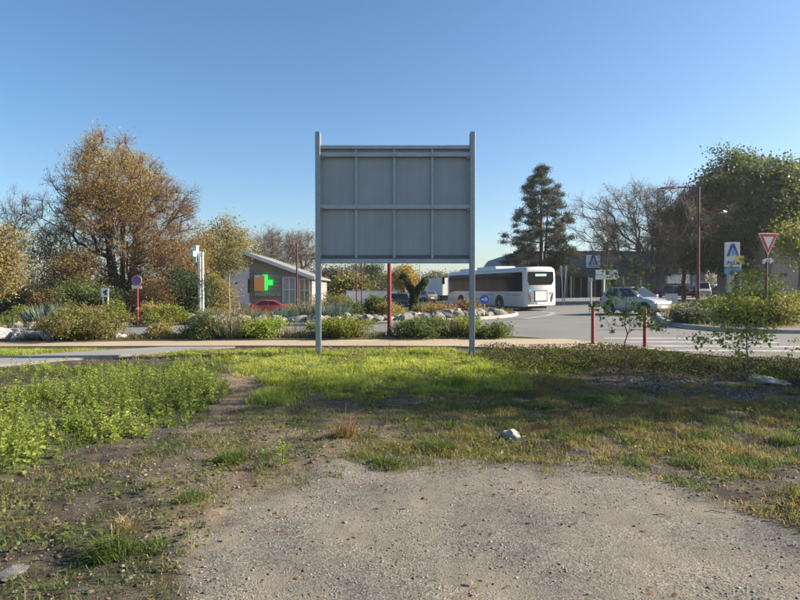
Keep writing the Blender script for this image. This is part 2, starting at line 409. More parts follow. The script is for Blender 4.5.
# ------------------------------------------------------------------ setting: road, pavement, islands
RAISED = []
def sheet(name, poly, off, m, cell=1.5, side=0., parent=None):
    """polygon draped over the land at a given height, with side walls of depth `side`"""
    bm = bmesh.new(); vs_ = [bm.verts.new((x, y, 0)) for x, y in poly]
    f = bm.faces.new(vs_); bmesh.ops.triangulate(bm, faces=[f])
    xs = [p[0] for p in poly]; ys = [p[1] for p in poly]
    for ax, lo, hi in ((0, min(xs), max(xs)), (1, min(ys), max(ys))):
        t = math.floor(lo / cell) * cell + cell + .0123
        while t < hi:
            co = (t, 0, 0) if ax == 0 else (0, t, 0); no = (1, 0, 0) if ax == 0 else (0, 1, 0)
            bmesh.ops.bisect_plane(bm, geom=bm.verts[:] + bm.edges[:] + bm.faces[:], plane_co=co, plane_no=no)
            t += cell
    bmesh.ops.recalc_face_normals(bm, faces=bm.faces)
    for v in bm.verts: v.co.z = Hf(v.co.x, v.co.y) + off
    if sum(fc.normal.z for fc in bm.faces) < 0: bmesh.ops.reverse_faces(bm, faces=bm.faces)
    bm.normal_update()
    if sum(fc.normal.z for fc in bm.faces) < 0: bmesh.ops.reverse_faces(bm, faces=bm.faces)
    if side:
        be = [e for e in bm.edges if e.is_boundary]
        r = bmesh.ops.extrude_edge_only(bm, edges=be)
        for v in [g for g in r['geom'] if isinstance(g, bmesh.types.BMVert)]: v.co.z -= side
        bmesh.ops.recalc_face_normals(bm, faces=bm.faces)
    me = bpy.data.meshes.new(name); bm.to_mesh(me); bm.free(); me.materials.append(m)
    return link(bpy.data.objects.new(name, me), parent)
def struct(o): o['kind'] = 'structure'; return o
def ell(cx, cy, rx, ry, n=48): return [(cx + rx * math.cos(2 * math.pi * k / n), cy + ry * math.sin(2 * math.pi * k / n)) for k in range(n)]
def offset_poly(poly, d):
    out = []; n_ = len(poly); area = sum(poly[i][0] * poly[(i + 1) % n_][1] - poly[(i + 1) % n_][0] * poly[i][1] for i in range(n_))
    s = 1 if area > 0 else -1
    for i in range(n_):
        a = Vector(poly[i - 1]); p = Vector(poly[i]); q = Vector(poly[(i + 1) % n_])
        t = ((p - a).normalized() + (q - p).normalized()).normalized()
        out.append((p.x - t.y * d * s, p.y + t.x * d * s))
    return out
road_poly = [(-90, 20.4), (-30, 20.4), (3.5, 20.2), (5.2, 18.6), (6.5, 16.6), (7.2, 15.0), (8.6, 13.1), (11, 12.3), (20, 11.6), (60, 10.5), (60, 54), (20, 70), (13, 70), (9, 52), (-3, 64), (-9, 62), (-8, 50), (-14, 47), (-30, 47), (-90, 47)]
struct(sheet('road', road_poly, .02, M['asphalt'], 1.2))
car_park = [(14, 50), (60, 50), (70, 84), (12, 84)]
struct(sheet('car_park', car_park, .026, M['asphalt'], 2.))
pave_poly = [(-40, 16.7), (-4, 16.75), (1.5, 16.5), (3.2, 15.7), (5.0, 15.35), (6.3, 15.4), (7.05, 15.0), (6.4, 16.55), (5.1, 18.5), (3.4, 18.75), (-40, 18.75)]
pv = struct(sheet('pavement', pave_poly, .06, M['sandpave'], .8, .1))
struct(sheet('path', path_poly, .035, M['concrete'], .5, .09))
bed_poly = [(-40, 18.78), (3.0, 18.78), (3.3, 19.4), (2.9, 20.1), (-40, 20.35)]
island_poly = ell(-3, 36.2, 10.0, 8.6)
lverge_poly = [(-80, 28), (-22, 28), (-16.5, 28.4), (-14.6, 30), (-14.2, 33), (-15.5, 38), (-20, 43), (-80, 44)]
rverge_poly = [(15.5, 37), (13.6, 32), (11.6, 27), (10.6, 24), (10.5, 22.2), (11.1, 20.8), (12.6, 20), (16, 19.5), (60, 18.6), (60, 46), (18, 46)]
for nm, po, h in (('planting_bed', bed_poly, .09), ('roundabout_island', island_poly, .14), ('left_verge', lverge_poly, .13), ('right_verge', rverge_poly, .14)):
    o = struct(sheet(nm, offset_poly(po, .16) if nm != 'planting_bed' else po, h, M['mulch'], 1.1, .16))
    RAISED.append((po, h))
    if nm != 'planting_bed':
        inner = offset_poly(po, .17); k = len(po); mb = MB()
        pts_o = []; pts_i = []
        for i in range(k):          # densify so that the kerb follows the land
            a, b_ = Vector(po[i]), Vector(po[(i + 1) % k]); ai, bi = Vector(inner[i]), Vector(inner[(i + 1) % k])
            ns = max(1, int((b_ - a).length / 1.2))
            for j in range(ns): pts_o.append(a.lerp(b_, j / ns)); pts_i.append(ai.lerp(bi, j / ns))
        rings = []
        for a, c_ in zip(pts_o, pts_i):
            z = Hf(a.x, a.y)
            rings.append([(a.x, a.y, z - .02), (a.x, a.y, z + h + .005), (a.x * .75 + c_.x * .25, a.y * .75 + c_.y * .25, z + h + .03), (c_.x, c_.y, z + h + .03), (c_.x, c_.y, z - .02)])
        rings.append(rings[0]); mb.loft(rings, cap=False)
        kb = mb.build('kerb', M['kerb'], o)
def Z(x, y):
    """top of whatever ground is at x, y"""
    for po, h in RAISED:
        if inpoly(np.array([x]), np.array([y]), po)[0]: return Hf(x, y) + h
    if inpoly(np.array([x]), np.array([y]), pave_poly)[0]: return Hf(x, y) + .06
    if inpoly(np.array([x]), np.array([y]), road_poly)[0]: return Hf(x, y) + .02
    return float(Hn(np.array(x), np.array(y)))
# painted markings
def strip(name, pts, w, off=.026):
    mb = MB(); pts = [Vector(p) for p in pts]; dense = []
    for a, b_ in zip(pts[:-1], pts[1:]):
        k = max(1, int((b_ - a).length / 1.))
        dense += [a.lerp(b_, j / k) for j in range(k)]
    dense.append(pts[-1]); L = []; Rr = []
    for i, p in enumerate(dense):
        t = (dense[min(i + 1, len(dense) - 1)] - dense[max(i - 1, 0)]).normalized(); nn = Vector((-t.y, t.x)) * w / 2
        L.append(p + nn); Rr.append(p - nn)
    for i in range(len(dense) - 1):
        q = [L[i], Rr[i], Rr[i + 1], L[i + 1]]
        mb.quad(*[(v.x, v.y, Hf(v.x, v.y) + off) for v in q])
    return struct(mb.build(name, M['marking'], fix=False))
for k in range(4):              # zebra crossing towards the right verge
    yy = 15.6 + k * 1.12
    strip('crossing_stripe', [(7.2 - .25 * k, yy), (11.2 - .1 * k, yy - .35)], .42)
strip('edge_line', [(-60, 27.3), (-22, 27.3), (-15, 27.5)], .16)
strip('edge_line', [(-12.5, 26.6), (-8, 26.4), (-3, 26.3), (1, 26.5)], .14)
strip('lane_arc', [(6.3, 30.2), (8.2, 33.2), (9.3, 36.2), (9.2, 39)], .3)

# ------------------------------------------------------------------ the billboard seen from behind
BY = 14.75
def bz(py): return P(400, py, BY).z
bx0, bx1 = P(318.4, 300, BY).x, P(472, 300, BY).x
bc = (bx0 + bx1) / 2; hw = (bx1 - bx0) / 2
gz = Z(bc, BY)
bb = thing('billboard', 'large blank grey metal billboard on two steel posts seen from behind', 'billboard', (bc, BY, 0))
for sx in (-1, 1):
    top = bz(132.5); x = sx * hw
    mb = MB(); g0 = Z(bc + x, BY) - .25
    mb.box(x - .06, x + .06, -.10, -.086, g0, top)          # flange facing the camera
    mb.box(x - .005, x + .005, -.086, .086, g0, top)        # web
    mb.box(x - .06, x + .06, .086, .10, g0, top)            # far flange
    po = mb.build('post', M['galvpost'], bb, bevel=.003, seg=1)
px0, px1 = -hw + .005, hw - .005
zt, zb_ = bz(147), bz(258.5)
zm = bz(207)
stx = [P(q, 300, BY).x - bc for q in (356.3, 394.3, 432.3)]
edges_ = [px0 + .06] + stx + [px1 - .06]
for i in range(4):
    for (z0, z1) in ((zb_ + .01, zm), (zm, zt - .01)):
        mb = MB(); a, c_ = edges_[i] + .003, edges_[i + 1] - .003
        k = .012                        # each sheet is slightly dished between its fixings
        V = []; nn = 7
        for iz in range(nn):
            for ix in range(nn):
                u, w = ix / (nn - 1), iz / (nn - 1)
                d = k * math.sin(math.pi * u) * math.sin(math.pi * w) * random.uniform(.5, 1)
                V.append((a + (c_ - a) * u, .052 + d, z0 + .003 + (z1 - z0 - .006) * w))
        mb.v = V + [(v[0], v[1] + .012, v[2]) for v in V]
        for s in (0, nn * nn):
            for iz in range(nn - 1):
                for ix in range(nn - 1):
                    q = s + iz * nn + ix; mb.f.append((q, q + 1, q + nn + 1, q + nn))
        mb.build('panel', M['panel'], bb, smooth=True)
for x in [edges_[0] - .02] + stx + [edges_[-1] + .02]:
    MB().box(x - .028, x + .028, -.012, .05, zb_ + .005, zt - .005).build('stiffener', M['galv'], bb, bevel=.004, seg=1)
for (pa, pb, y0, y1, nm) in ((145.6, 149.4, -.055, .075, 'top_rail'), (152.8, 157.2, -.07, -.014, 'cross_beam'), (205, 209.3, -.07, -.014, 'cross_beam'), (259, 263.4, -.06, .075, 'bottom_rail')):
    o = MB().box(-hw + .012, hw - .012, y0, y1, bz(pb), bz(pa)).build(nm, M['galv'], bb, bevel=.005, seg=1)
    if nm == 'cross_beam':
        for s in (-1, 1):
            MB().box(s * (hw - .1) - .04, s * (hw - .1) + .04, -.085, -.0715, bz(pb) - .05, bz(pb) + .03).build('bracket', M['bolt'], o)
for x in stx:
    for pz in (154.9, 207.2):
        for dx in (-.05, .05): MB().tube([(x + dx, -.071, bz(pz)), (x + dx, -.08, bz(pz))], .011, 6).build('bolt', M['bolt'], bb)
MB().box(px0 + .06, px1 - .06, -.01, .048, bz(258.8), bz(255.2)).build('gutter', M['plasticgrey'], bb)

# ------------------------------------------------------------------ vegetation helpers
def unit(v): return v / (np.linalg.norm(v, axis=-1, keepdims=True) + 1e-9)
def leaf_quads(pos, axis, L, W, r, fold=.15):
    """kite-shaped leaves"""
    n_ = len(pos); up = unit(r.normal(size=(n_, 3)) + np.array([0, 0, .6]))
    side = unit(np.cross(axis, up)); nr = np.cross(side, axis)
    L = np.broadcast_to(L, (n_,))[:, None]; W = np.broadcast_to(W, (n_,))[:, None]
    v = np.stack([pos, pos + axis * L * .45 + side * W * .5 + nr * W * fold, pos + axis * L, pos + axis * L * .45 - side * W * .5 + nr * W * fold], 1)
    return v.reshape(-1, 3), np.arange(n_ * 4).reshape(-1, 4)
def blades(pos, h, w, lean, r, curve=.5, droop=.0):
    """grass blades: a quad and a tip"""
    n_ = len(pos); a = r.random(n_) * 2 * np.pi; d = np.stack([np.cos(a), np.sin(a), np.zeros(n_)], 1)
    b_ = r.random(n_) * 2 * np.pi; s = np.stack([np.cos(b_), np.sin(b_), np.zeros(n_)], 1)
    h = np.broadcast_to(h, (n_,))[:, None]; w = np.broadcast_to(w, (n_,))[:, None]; lean = np.broadcast_to(lean, (n_,))[:, None]
    z = np.array([0, 0, 1.])
    mid = pos + z * h * .6 + d * lean * h * .35
    tip = pos + z * h * (1 - .35 * lean - droop) + d * lean * h * (1 + curve * .4)
    V = np.stack([pos - s * w * .5, pos + s * w * .5, mid + s * w * .4, mid - s * w * .4, tip], 1).reshape(-1, 3)
    k = np.arange(n_)[:, None] * 5
    return V, k + np.array([[0, 1, 2, 3]]), k + np.array([[3, 2, 4]])
def frusta(P0, P1, R0, R1, sides):
    P0 = np.asarray(P0); P1 = np.asarray(P1); n_ = len(P0); d = unit(P1 - P0)
    ref = np.where(np.abs(d[:, 2:3]) < .9, np.array([[0, 0, 1.]]), np.array([[1., 0, 0]]))
    a = unit(np.cross(d, ref)); b_ = np.cross(d, a)
    t = np.arange(sides) * 2 * np.pi / sides
    ring = a[:, None, :] * np.cos(t)[None, :, None] + b_[:, None, :] * np.sin(t)[None, :, None]
    V = np.concatenate([P0[:, None] + ring * np.asarray(R0)[:, None, None], P1[:, None] + ring * np.asarray(R1)[:, None, None]], 1).reshape(-1, 3)
    q = np.arange(sides); q2 = (q + 1) % sides
    f = np.stack([q, q2, q2 + sides, q + sides], 1)
    return V, (np.arange(n_)[:, None, None] * 2 * sides + f[None]).reshape(-1, 4)
def join(parts):
    V = []; F = []; Rn = []; o = 0
    for v, fs, rn in parts:
        V.append(v); 
        for f in fs: F.append(f + o)
        Rn.append(rn); o += len(v)
    return np.concatenate(V), F, Rn

def env_points(r, n_, cen, rad, power=.5, lump=.25, zmin=None):
    d = unit(r.normal(size=(n_ * 2, 3))); ph = r.random(3) * 10
    lum = 1 + lump * (np.sin(d[:, 0] * 3.1 + ph[0] * 3) * np.sin(d[:, 1] * 2.7 + ph[1]) + .7 * np.sin(d[:, 2] * 4 + ph[2]))
    rr = r.random(n_ * 2) ** power
    p = np.array(cen) + d * (rr * lum)[:, None] * np.array(rad)
    if zmin is not None: p = p[p[:, 2] > zmin]
    return p[:n_]
def tree(name, label, cat, loc, trunk_r, trunk_top, targets, barkm, leafm=None, seed=1, leaves=60, lsize=.16, sigma=.5, twigs=5, twig_len=.8,
         wpath=.35, leafprob=None, group=None, step=.9, twig_r=.012, lw=.62, zs=.75, droop=0., axis_bias=(0, 0, -.2), twigm=None, attach=.35, trunks=None):
    """trunk and limbs grown towards target points spread through the crown; leaves and twigs gather round these points"""
    r = np.random.default_rng(seed)
    root = thing(name, label, cat, loc, 0, group)
    tt = np.array(trunk_top, float)
    nt_ = max(4, int(np.linalg.norm(tt) / step))
    nodes = []; par = []; pl = []; ok = []
    trunk_list = trunks or [tt]
    for tr in trunk_list:
        tr = np.array(tr, float); prev = -1
        for k in range(nt_ + 1):
            t = k / nt_; p = tr * t + np.array([r.normal() * .06, r.normal() * .06, 0]) * (0 < k) * min(1, np.linalg.norm(tt) / 4)
            if trunks: p[:2] = np.array(tr[:2]) * t ** .7
            nodes.append(p); par.append(prev); pl.append(np.linalg.norm(tr) * t); ok.append(t >= attach); prev = len(nodes) - 1
    T = np.asarray(targets, float)
    T = T[np.argsort(np.linalg.norm(T - tt * .8, axis=1))]
    tip_idx = []
    for t in T:
        N = np.array(nodes); d = np.linalg.norm(N - t, axis=1)
        cost = d + wpath * np.array(pl) + 1.4 * np.maximum(0, N[:, 2] - t[2]) + np.where(ok, 0, 1e3)
        j = int(np.argmin(cost)); a = N[j]; L = d[j]; k = max(1, int(math.ceil(L / step)))
        bend = r.normal(size=3) * .05 * L + np.array([0, 0, -.05 * L])
        for q in range(1, k + 1):
            s = q / k; p = a + (t - a) * s + bend * math.sin(math.pi * s) + r.normal(size=3) * .03 * (q < k)
            nodes.append(p); par.append(j if q == 1 else len(nodes) - 2); pl.append(pl[par[-1]] + L / k); ok.append(True)
        tip_idx.append(len(nodes) - 1)
    N = np.array(nodes); par = np.array(par); rad = np.zeros(len(N)); kk = 2.02
    acc = np.zeros(len(N))
    for i in range(len(N) - 1, -1, -1):
        rad[i] = max(.3, acc[i]) ** (1 / kk)
        if par[i] >= 0: acc[par[i]] += rad[i] ** kk
    rad = rad / rad[0] * trunk_r; rad = np.maximum(rad, twig_r)
    nb = int(np.linalg.norm(tt) > 2.)
    flare = 1 + .35 * np.exp(-N[:, 2] / (.25 + trunk_r)) * nb; rad = rad * np.where(np.array(pl) < np.linalg.norm(tt) + .1, flare, 1)
    e = np.where(par >= 0)[0]; p0, p1 = N[par[e]], N[e]; r1 = rad[e]; r0 = np.minimum(rad[par[e]], r1 * 1.6)
    p0 = p0 - unit(p1 - p0) * (r0 * .3)[:, None]
    p0[par[e] == 0] -= np.array([0, 0, .15])
    thick = r1 > .05
    V1, F1 = frusta(p0[thick], p1[thick], r0[thick], r1[thick], 8) if thick.any() else (np.zeros((0, 3)), np.zeros((0, 4), int))
    V2, F2 = frusta(p0[~thick], p1[~thick], r0[~thick], r1[~thick], 4) if (~thick).any() else (np.zeros((0, 3)), np.zeros((0, 4), int))
    V, F, _ = join([(V1, [F1], 0), (V2, [F2], 0)])
    np_mesh('trunk', V, F, barkm, root, smooth=True)
    tips = N[tip_idx]; parts = []; cen = T.mean(0)
    tw = None
    if twigs:
        o = np.repeat(tips, twigs, 0); out = unit(o - cen) * .7 + np.array([0, 0, .35])
        d = unit(out + r.normal(size=o.shape) * .75); L = twig_len * r.uniform(.4, 1.1, len(o))
        m1 = o + d * L[:, None] * .5; e1 = m1 + unit(d + r.normal(size=o.shape) * .3) * L[:, None] * .5
        e2 = m1 + unit(d + r.normal(size=o.shape) * .6) * L[:, None] * .45
        e3 = o + d * L[:, None] * .3 + unit(d + r.normal(size=o.shape) * .8) * L[:, None] * .4
        tr_ = np.full(len(o), twig_r * .8)
        Vt, Ft = frusta(np.concatenate([o, m1, m1, o + d * L[:, None] * .3]), np.concatenate([m1, e1, e2, e3]), np.concatenate([tr_, tr_ * .75, tr_ * .75, tr_ * .75]), np.concatenate([tr_ * .75, tr_ * .4, tr_ * .4, tr_ * .4]), 3)
        tw = (Vt, Ft); leafbase = np.concatenate([e1, e2, e3, m1, tips])
    else: leafbase = tips
    if leafm is not None and leaves:
        nl = int(leaves * len(tips)); bi = r.integers(0, len(leafbase), nl); c0 = leafbase[bi]
        if leafprob is not None:
            keep = r.random(nl) < leafprob(c0); bi = bi[keep]; c0 = c0[keep]
        off = r.normal(size=c0.shape) * sigma * np.array([1, 1, zs])
        pos = c0 + off
        ax = unit(r.normal(size=pos.shape) + np.array(axis_bias))
        L = lsize * r.uniform(.6, 1.3, len(pos))
        Vl, Fl = leaf_quads(pos, ax, L, L * lw, r)
        clump = r.random(len(leafbase))[bi]
        rn = np.clip(.55 * clump + .45 * r.random(len(pos)), 0, 1)
        cr = tag(np_mesh('crown', Vl, [Fl], leafm, root, rnd=rn), kind='stuff')
        if tw: tag(np_mesh('twigs', tw[0], [tw[1]], twigm or barkm, cr), kind='stuff')
    elif tw: tag(np_mesh('crown', tw[0], [tw[1]], twigm or barkm, root), kind='stuff')
    return root

LM = {}
LM['amber'] = leafmat('amber leaves', [(.2, .14, .045), (.31, .23, .06), (.40, .31, .08), (.28, .25, .075)], .5)
LM['gold'] = leafmat('golden leaves', [(.20, .13, .03), (.32, .21, .04), (.26, .22, .05)], .45)
LM['rust'] = leafmat('rusty brown leaves', [(.13, .085, .045), (.22, .14, .07), (.29, .19, .09), (.2, .165, .07)], .4)
LM['olive'] = leafmat('olive leaves', [(.08, .082, .028), (.15, .145, .045), (.23, .195, .06)], .4)
LM['green'] = leafmat('mid green leaves', [(.05, .07, .024), (.095, .125, .04), (.16, .18, .06)], .4)
LM['yellowgreen'] = leafmat('yellow green leaves', [(.09, .11, .025), (.17, .19, .04), (.24, .23, .06)], .42)
LM['dark'] = leafmat('dark green leaves', [(.022, .034, .014), (.042, .058, .022), (.07, .088, .03)], .3)
LM['darkmaple'] = leafmat('dark broad leaves', [(.04, .06, .026), (.07, .095, .036), (.11, .13, .048), (.21, .185, .055)], .35)
LM['pine'] = leafmat('pine needles', [(.028, .036, .022), (.05, .058, .036), (.075, .08, .05), (.11, .075, .045)], .15)
LM['lavender'] = leafmat('grey green lavender', [(.06, .075, .045), (.13, .145, .09), (.22, .215, .14)], .25)
LM['agave'] = leafmat('blue green blades', [(.05, .075, .065), (.10, .135, .115), (.16, .19, .15)], .2)
LM['straw'] = leafmat('straw blades', [(.15, .115, .055), (.27, .21, .10), (.38, .31, .17)], .35)
LM['ochre'] = leafmat('ochre green leaves', [(.14, .115, .045), (.25, .205, .075), (.35, .28, .11)], .4)
LM['grass'] = leafmat('bright meadow grass', [(.15, .185, .035), (.29, .33, .065), (.44, .45, .14)], .5)
LM['grassdull'] = leafmat('dull grass', [(.055, .085, .02), (.10, .14, .035), (.17, .17, .06)], .4)
LM['drygrass'] = leafmat('dry grass', [(.10, .09, .035), (.17, .15, .055), (.27, .22, .09), (.13, .085, .045)], .4)
LM['weed'] = leafmat('fresh weed leaves', [(.12, .165, .035), (.24, .29, .06), (.36, .385, .11)], .48)
LM['cover'] = leafmat('creeping leaves', [(.018, .024, .009), (.038, .046, .016), (.075, .08, .026), (.09, .06, .03)], .25, .85)
LM['twigred'] = leafmat('red brown buds', [(.12, .055, .035), (.18, .09, .05)], .3)
LM['hazy'] = leafmat('far leaves', [(.07, .075, .045), (.12, .115, .065), (.17, .145, .085)], .3)

def gbase(px, Y): 
    x = P(px, 300, Y).x; return (x, Y, Z(x, Y) - .05)

# ------------------------------------------------------------------ trees
def ztop(py, Y): return P(400, py, Y).z
def crown_tree(name, label, px, Y, top_py, width_px, crown_base_py, trunk_r, n_t, bark, leafm, seed, power=.5, lump=.22, trunk_frac=.5, zsq=1., cat='tree', **kw):
    b0 = gbase(px, Y); h = ztop(top_py, Y) - b0[2]; w = width_px / FPX * Y; cb = ztop(crown_base_py, Y) - b0[2]
    r = np.random.default_rng(seed + 100)
    cen = (0, 0, (h + cb) / 2); T = env_points(r, n_t, cen, (w / 2, w / 2 * .9, (h - cb) / 2), power, lump)
    T = T[T[:, 2] > .25]
    return tree(name, label, cat, b0, trunk_r, (0, 0, max(.3, cb + (h - cb) * trunk_frac)), T, bark, leafm, seed, **kw)

# the big amber tree on the left: several stems from one stool, leafy heart, bare flanks
Y = 48; b0 = gbase(123, Y); h = ztop(141, Y) - b0[2]
r_ = np.random.default_rng(5)
T1 = env_points(r_, 400, (0, 0, h * .60), (4.6, 4.4, h * .39), .5, .16)
T2 = env_points(r_, 260, (0, 0, h * .52), (6.0, 5.4, h * .33), .35, .18)
T2 = T2[np.abs(T2[:, 0]) > 2.5]
T = np.concatenate([T1, T2]); T = T[T[:, 2] > h * .17]
def lp(c): return np.clip(1.35 - np.abs(c[:, 0] + .1) / 4.6, .12, 1) * np.clip(-.05 + (c[:, 2] / h) * 1.35, .1, 1)
tree('autumn_tree', 'tall broad amber-leaved tree with many limbs behind the round no-parking sign', 'tree', b0, .19, (0, 0, h * .5), T, M['bark'], LM['amber'], 11,
     leaves=85, lsize=.13, sigma=.24, twigs=13, twig_len=1.3, wpath=.55, leafprob=lp, twig_r=.017, twigm=M['barkred'], attach=.22,
     trunks=[(0, 0, h * .62), (-1.5, .3, h * .5), (1.5, -.3, h * .5), (.5, 1.2, h * .5), (-.6, -1., h * .55)])
crown_tree('autumn_tree', 'golden crown rising behind the left shoulder of the tall amber tree', 110, 54, 141, 84, 215, .2, 110, M['bark'], LM['gold'], 12, leaves=38, lsize=.17, sigma=.3, twigs=5, twig_len=1., twig_r=.014)
crown_tree('leafy_tree', 'ochre leafy tree cut by the left edge of the photo', -6, 39, 226, 52, 300, .2, 110, M['bark'], LM['ochre'], 13, leaves=100, lsize=.16, sigma=.35, twigs=4)
crown_tree('bare_tree', 'thin bare grey tree at the far left, between ochre tree and brown one', 16, 55, 192, 56, 262, .13, 90, M['barkgrey'], None, 14, twigs=8, twig_len=1.3, wpath=.5, twig_r=.016)
crown_tree('brown_tree', 'slender russet-brown tree left of the tall amber tree', 54, 47, 226, 54, 296, .12, 130, M['bark'], LM['ochre'], 15, leaves=45, lsize=.14, sigma=.25, twigs=7, twig_len=1., twig_r=.014)
crown_tree('brown_tree', 'low russet tree touching the left flank of the amber tree', 76, 45, 246, 52, 298, .11, 100, M['barkred'], LM['ochre'], 16, leaves=50, lsize=.13, sigma=.22, twigs=7, twig_len=.9)
crown_tree('brown_tree', 'russet-brown tree between the amber tree and the white cross pole', 170, 47, 234, 66, 298, .12, 140, M['barkred'], LM['rust'], 17, leaves=50, lsize=.14, sigma=.25, twigs=7, twig_len=1.)
crown_tree('brown_tree', 'short brown tree directly left of the white cross pole', 194, 50, 232, 46, 300, .12, 110, M['barkred'], LM['ochre'], 18, leaves=75, lsize=.14, sigma=.28, twigs=6)
crown_tree('leafy_tree', 'olive and gold tree behind the left end of the pharmacy roof', 226, 62, 224, 54, 292, .2, 150, M['bark'], LM['ochre'], 19, leaves=100, lsize=.2, sigma=.5, twigs=6, twig_len=1.2)
crown_tree('bare_tree', 'bare tree behind the pharmacy roof, left of the maroon lamp post', 272, 75, 229, 55, 275, .22, 150, M['barkgrey'], LM['rust'], 20, leaves=12, lsize=.16, twigs=9, twig_len=1.6, twig_r=.02, wpath=.5)
crown_tree('bare_tree', 'bare tree behind the pharmacy roof, right of the maroon lamp post', 302, 78, 232, 44, 275, .2, 120, M['barkgrey'], LM['rust'], 21, leaves=20, lsize=.16, twigs=9, twig_len=1.5, twig_r=.02, wpath=.5)
# big evergreen shrubs under the left trees
def bush(name, label, px, Y, w_px, h_px, leafm, seed, n_t=90, leaves=110, lsize=.1, sigma=.22, bark=None, group=None, twigs=3, power=.55, cat='shrub', depth=.9, base_py=None, lump=.36, lw=.62, xyz=None):
    b0 = xyz or gbase(px, Y); w = w_px / FPX * Y; h = h_px / FPX * Y
    r = np.random.default_rng(seed + 300)
    T = env_points(r, n_t, (0, 0, h * .5), (w / 2 * .88, w / 2 * depth, h * .5), power, lump); T = T[T[:, 2] > .04]
    return tree(name, label, cat, b0, max(.015, .02 * h), (0, 0, h * .35), T, bark or M['bark'], leafm, seed, leaves=leaves, lsize=lsize, sigma=sigma, twigs=twigs, twig_len=h * .26,
                twig_r=.004 + .002 * h, step=max(.15, h * .25), group=group, attach=.0, wpath=.2, lw=lw)
bush('evergreen_shrub', 'dark evergreen thicket at the foot of the trees left of the white cross pole', 180, 44, 78, 44, LM['dark'], 31, 130, 150, .16, .35)
bush('evergreen_shrub', 'green bushy shrub below the tall amber tree, left of its trunk', 84, 42, 62, 36, LM['green'], 32, 110, 140, .14, .3)
bush('evergreen_shrub', 'dark shrub behind the tall amber tree trunk', 132, 50, 66, 46, LM['dark'], 33, 110, 130, .16, .35)
bush('evergreen_shrub', 'dark green shrub at the foot of the ochre tree by the left edge', 14, 50, 50, 30, LM['green'], 34, 110, 130, .15, .32)
bush('russet_shrub', 'russet shrub between the two slender brown trees at left', 50, 44, 46, 30, LM['rust'], 35, 90, 100, .12, .28)
bush('russet_shrub', 'russet thicket right of the no-parking sign', 158, 41, 40, 36, LM['rust'], 36, 90, 90, .12, .28)
bush('russet_shrub', 'ochre thicket left of the pharmacy white wall', 216, 48, 30, 44, LM['ochre'], 37, 90, 110, .13, .28)

# young staked tree before the pharmacy
crown_tree('young_tree', 'young slim tree with olive crown before the pharmacy white wall', 229.5, 40, 246, 28, 272, .05, 50, M['barkpale'], LM['olive'], 41, leaves=45, lsize=.14, sigma=.26, twigs=5, twig_len=.6, trunk_frac=.4, attach=.6)

# pine on the right
Y = 70; b0 = gbase(541, Y); h = ztop(170, Y) - b0[2]; r_ = np.random.default_rng(77); T = []
for k in range(17):
    t = k / 16; z = h * (.22 + .77 * t); rad = (4.3 * (1 - t) ** .62 + .35) * (1. if t > .12 else .85)
    for q in range(int(7 + 13 * (1 - t))):
        a = r_.random() * 6.283; rr = rad * r_.uniform(.35, 1.08)
        T.append((rr * math.cos(a), rr * math.sin(a), z + .12 * rr + r_.normal() * .16))
tree('pine_tree', 'tall dark pine with open tiers of needles behind the bus', 'tree', b0, .24, (0, 0, h * .97), T, M['bark'], LM['pine'], 78, leaves=290, lsize=.26, lw=.22, sigma=.27, zs=.4, twigs=3, twig_len=.5, wpath=0.02, axis_bias=(0, 0, .8), attach=.15, step=1.1, twig_r=.016,
     trunks=[(0, 0, h * .97), (.9, .3, h * .8)])
# bare tree with heavy trunk, right
Y = 56; b0 = gbase(652, Y); h = ztop(178, Y) - b0[2]; r_ = np.random.default_rng(81)
T = env_points(r_, 420, (0, 0, h * .60), (6.6, 5.6, h * .40), .42, .18); T = T[T[:, 2] > h * .22]
tree('bare_tree', 'wide bare brown tree with thick trunk behind the white car', 'tree', b0, .22, (0, 0, h * .45), T, M['barkgrey'], LM['rust'], 82, leaves=8, lsize=.12, sigma=.25, twigs=14, twig_len=1.3, wpath=.5, twig_r=.0115, attach=.4,
     trunks=[(0, 0, h * .5), (-1.2, .3, h * .5), (1.4, .2, h * .48)])
crown_tree('bare_tree', 'low brown twiggy tree right of the wide bare tree, left of the maroon street lamp', 684, 62, 196, 84, 276, .2, 200, M['bark'], LM['rust'], 83, leaves=60, lsize=.16, sigma=.5, twigs=8, twig_len=1.1, twig_r=.016)
crown_tree('ivy_tree', 'small dark ivy-clad tree left of the wide bare tree before the store', 607, 66, 214, 26, 262, .1, 60, M['barkgrey'], LM['rust'], 84, leaves=25, lsize=.15, twigs=9, twig_len=1.2, twig_r=.016)
# great dark tree at the right edge
Y = 58; b0 = gbase(748, Y); h = ztop(160, Y) - b0[2]; r_ = np.random.default_rng(91)
lob = []
for cx, cz, rx, rz, k in ((.4, .62, 5.4, .37, 300), (-3.4, .55, 3.8, .30, 190), (4.2, .58, 4.4, .34, 210), (5.8, .42, 3.8, .28, 150), (-4.2, .42, 2.8, .2, 90), (1.6, .36, 4.6, .2, 150)):
    lob.append(env_points(r_, k, (cx, 0, h * cz), (rx, rx * .9, h * rz), .3, .2))
T = np.concatenate(lob)
tree('maple_tree', 'huge dense dark green tree filling the upper right edge', 'tree', b0, .45, (0, 0, h * .5), T, M['barkdark'], LM['darkmaple'], 92, leaves=190, lsize=.24, sigma=.5, twigs=2, twig_len=.9, wpath=.3, step=1.3, lw=.8)
crown_tree('maple_tree', 'yellowing leafy tree at the right edge before the beige house', 800, 46, 226, 46, 262, .14, 70, M['bark'], LM['yellowgreen'], 94, leaves=55, lsize=.2, sigma=.4, twigs=4)
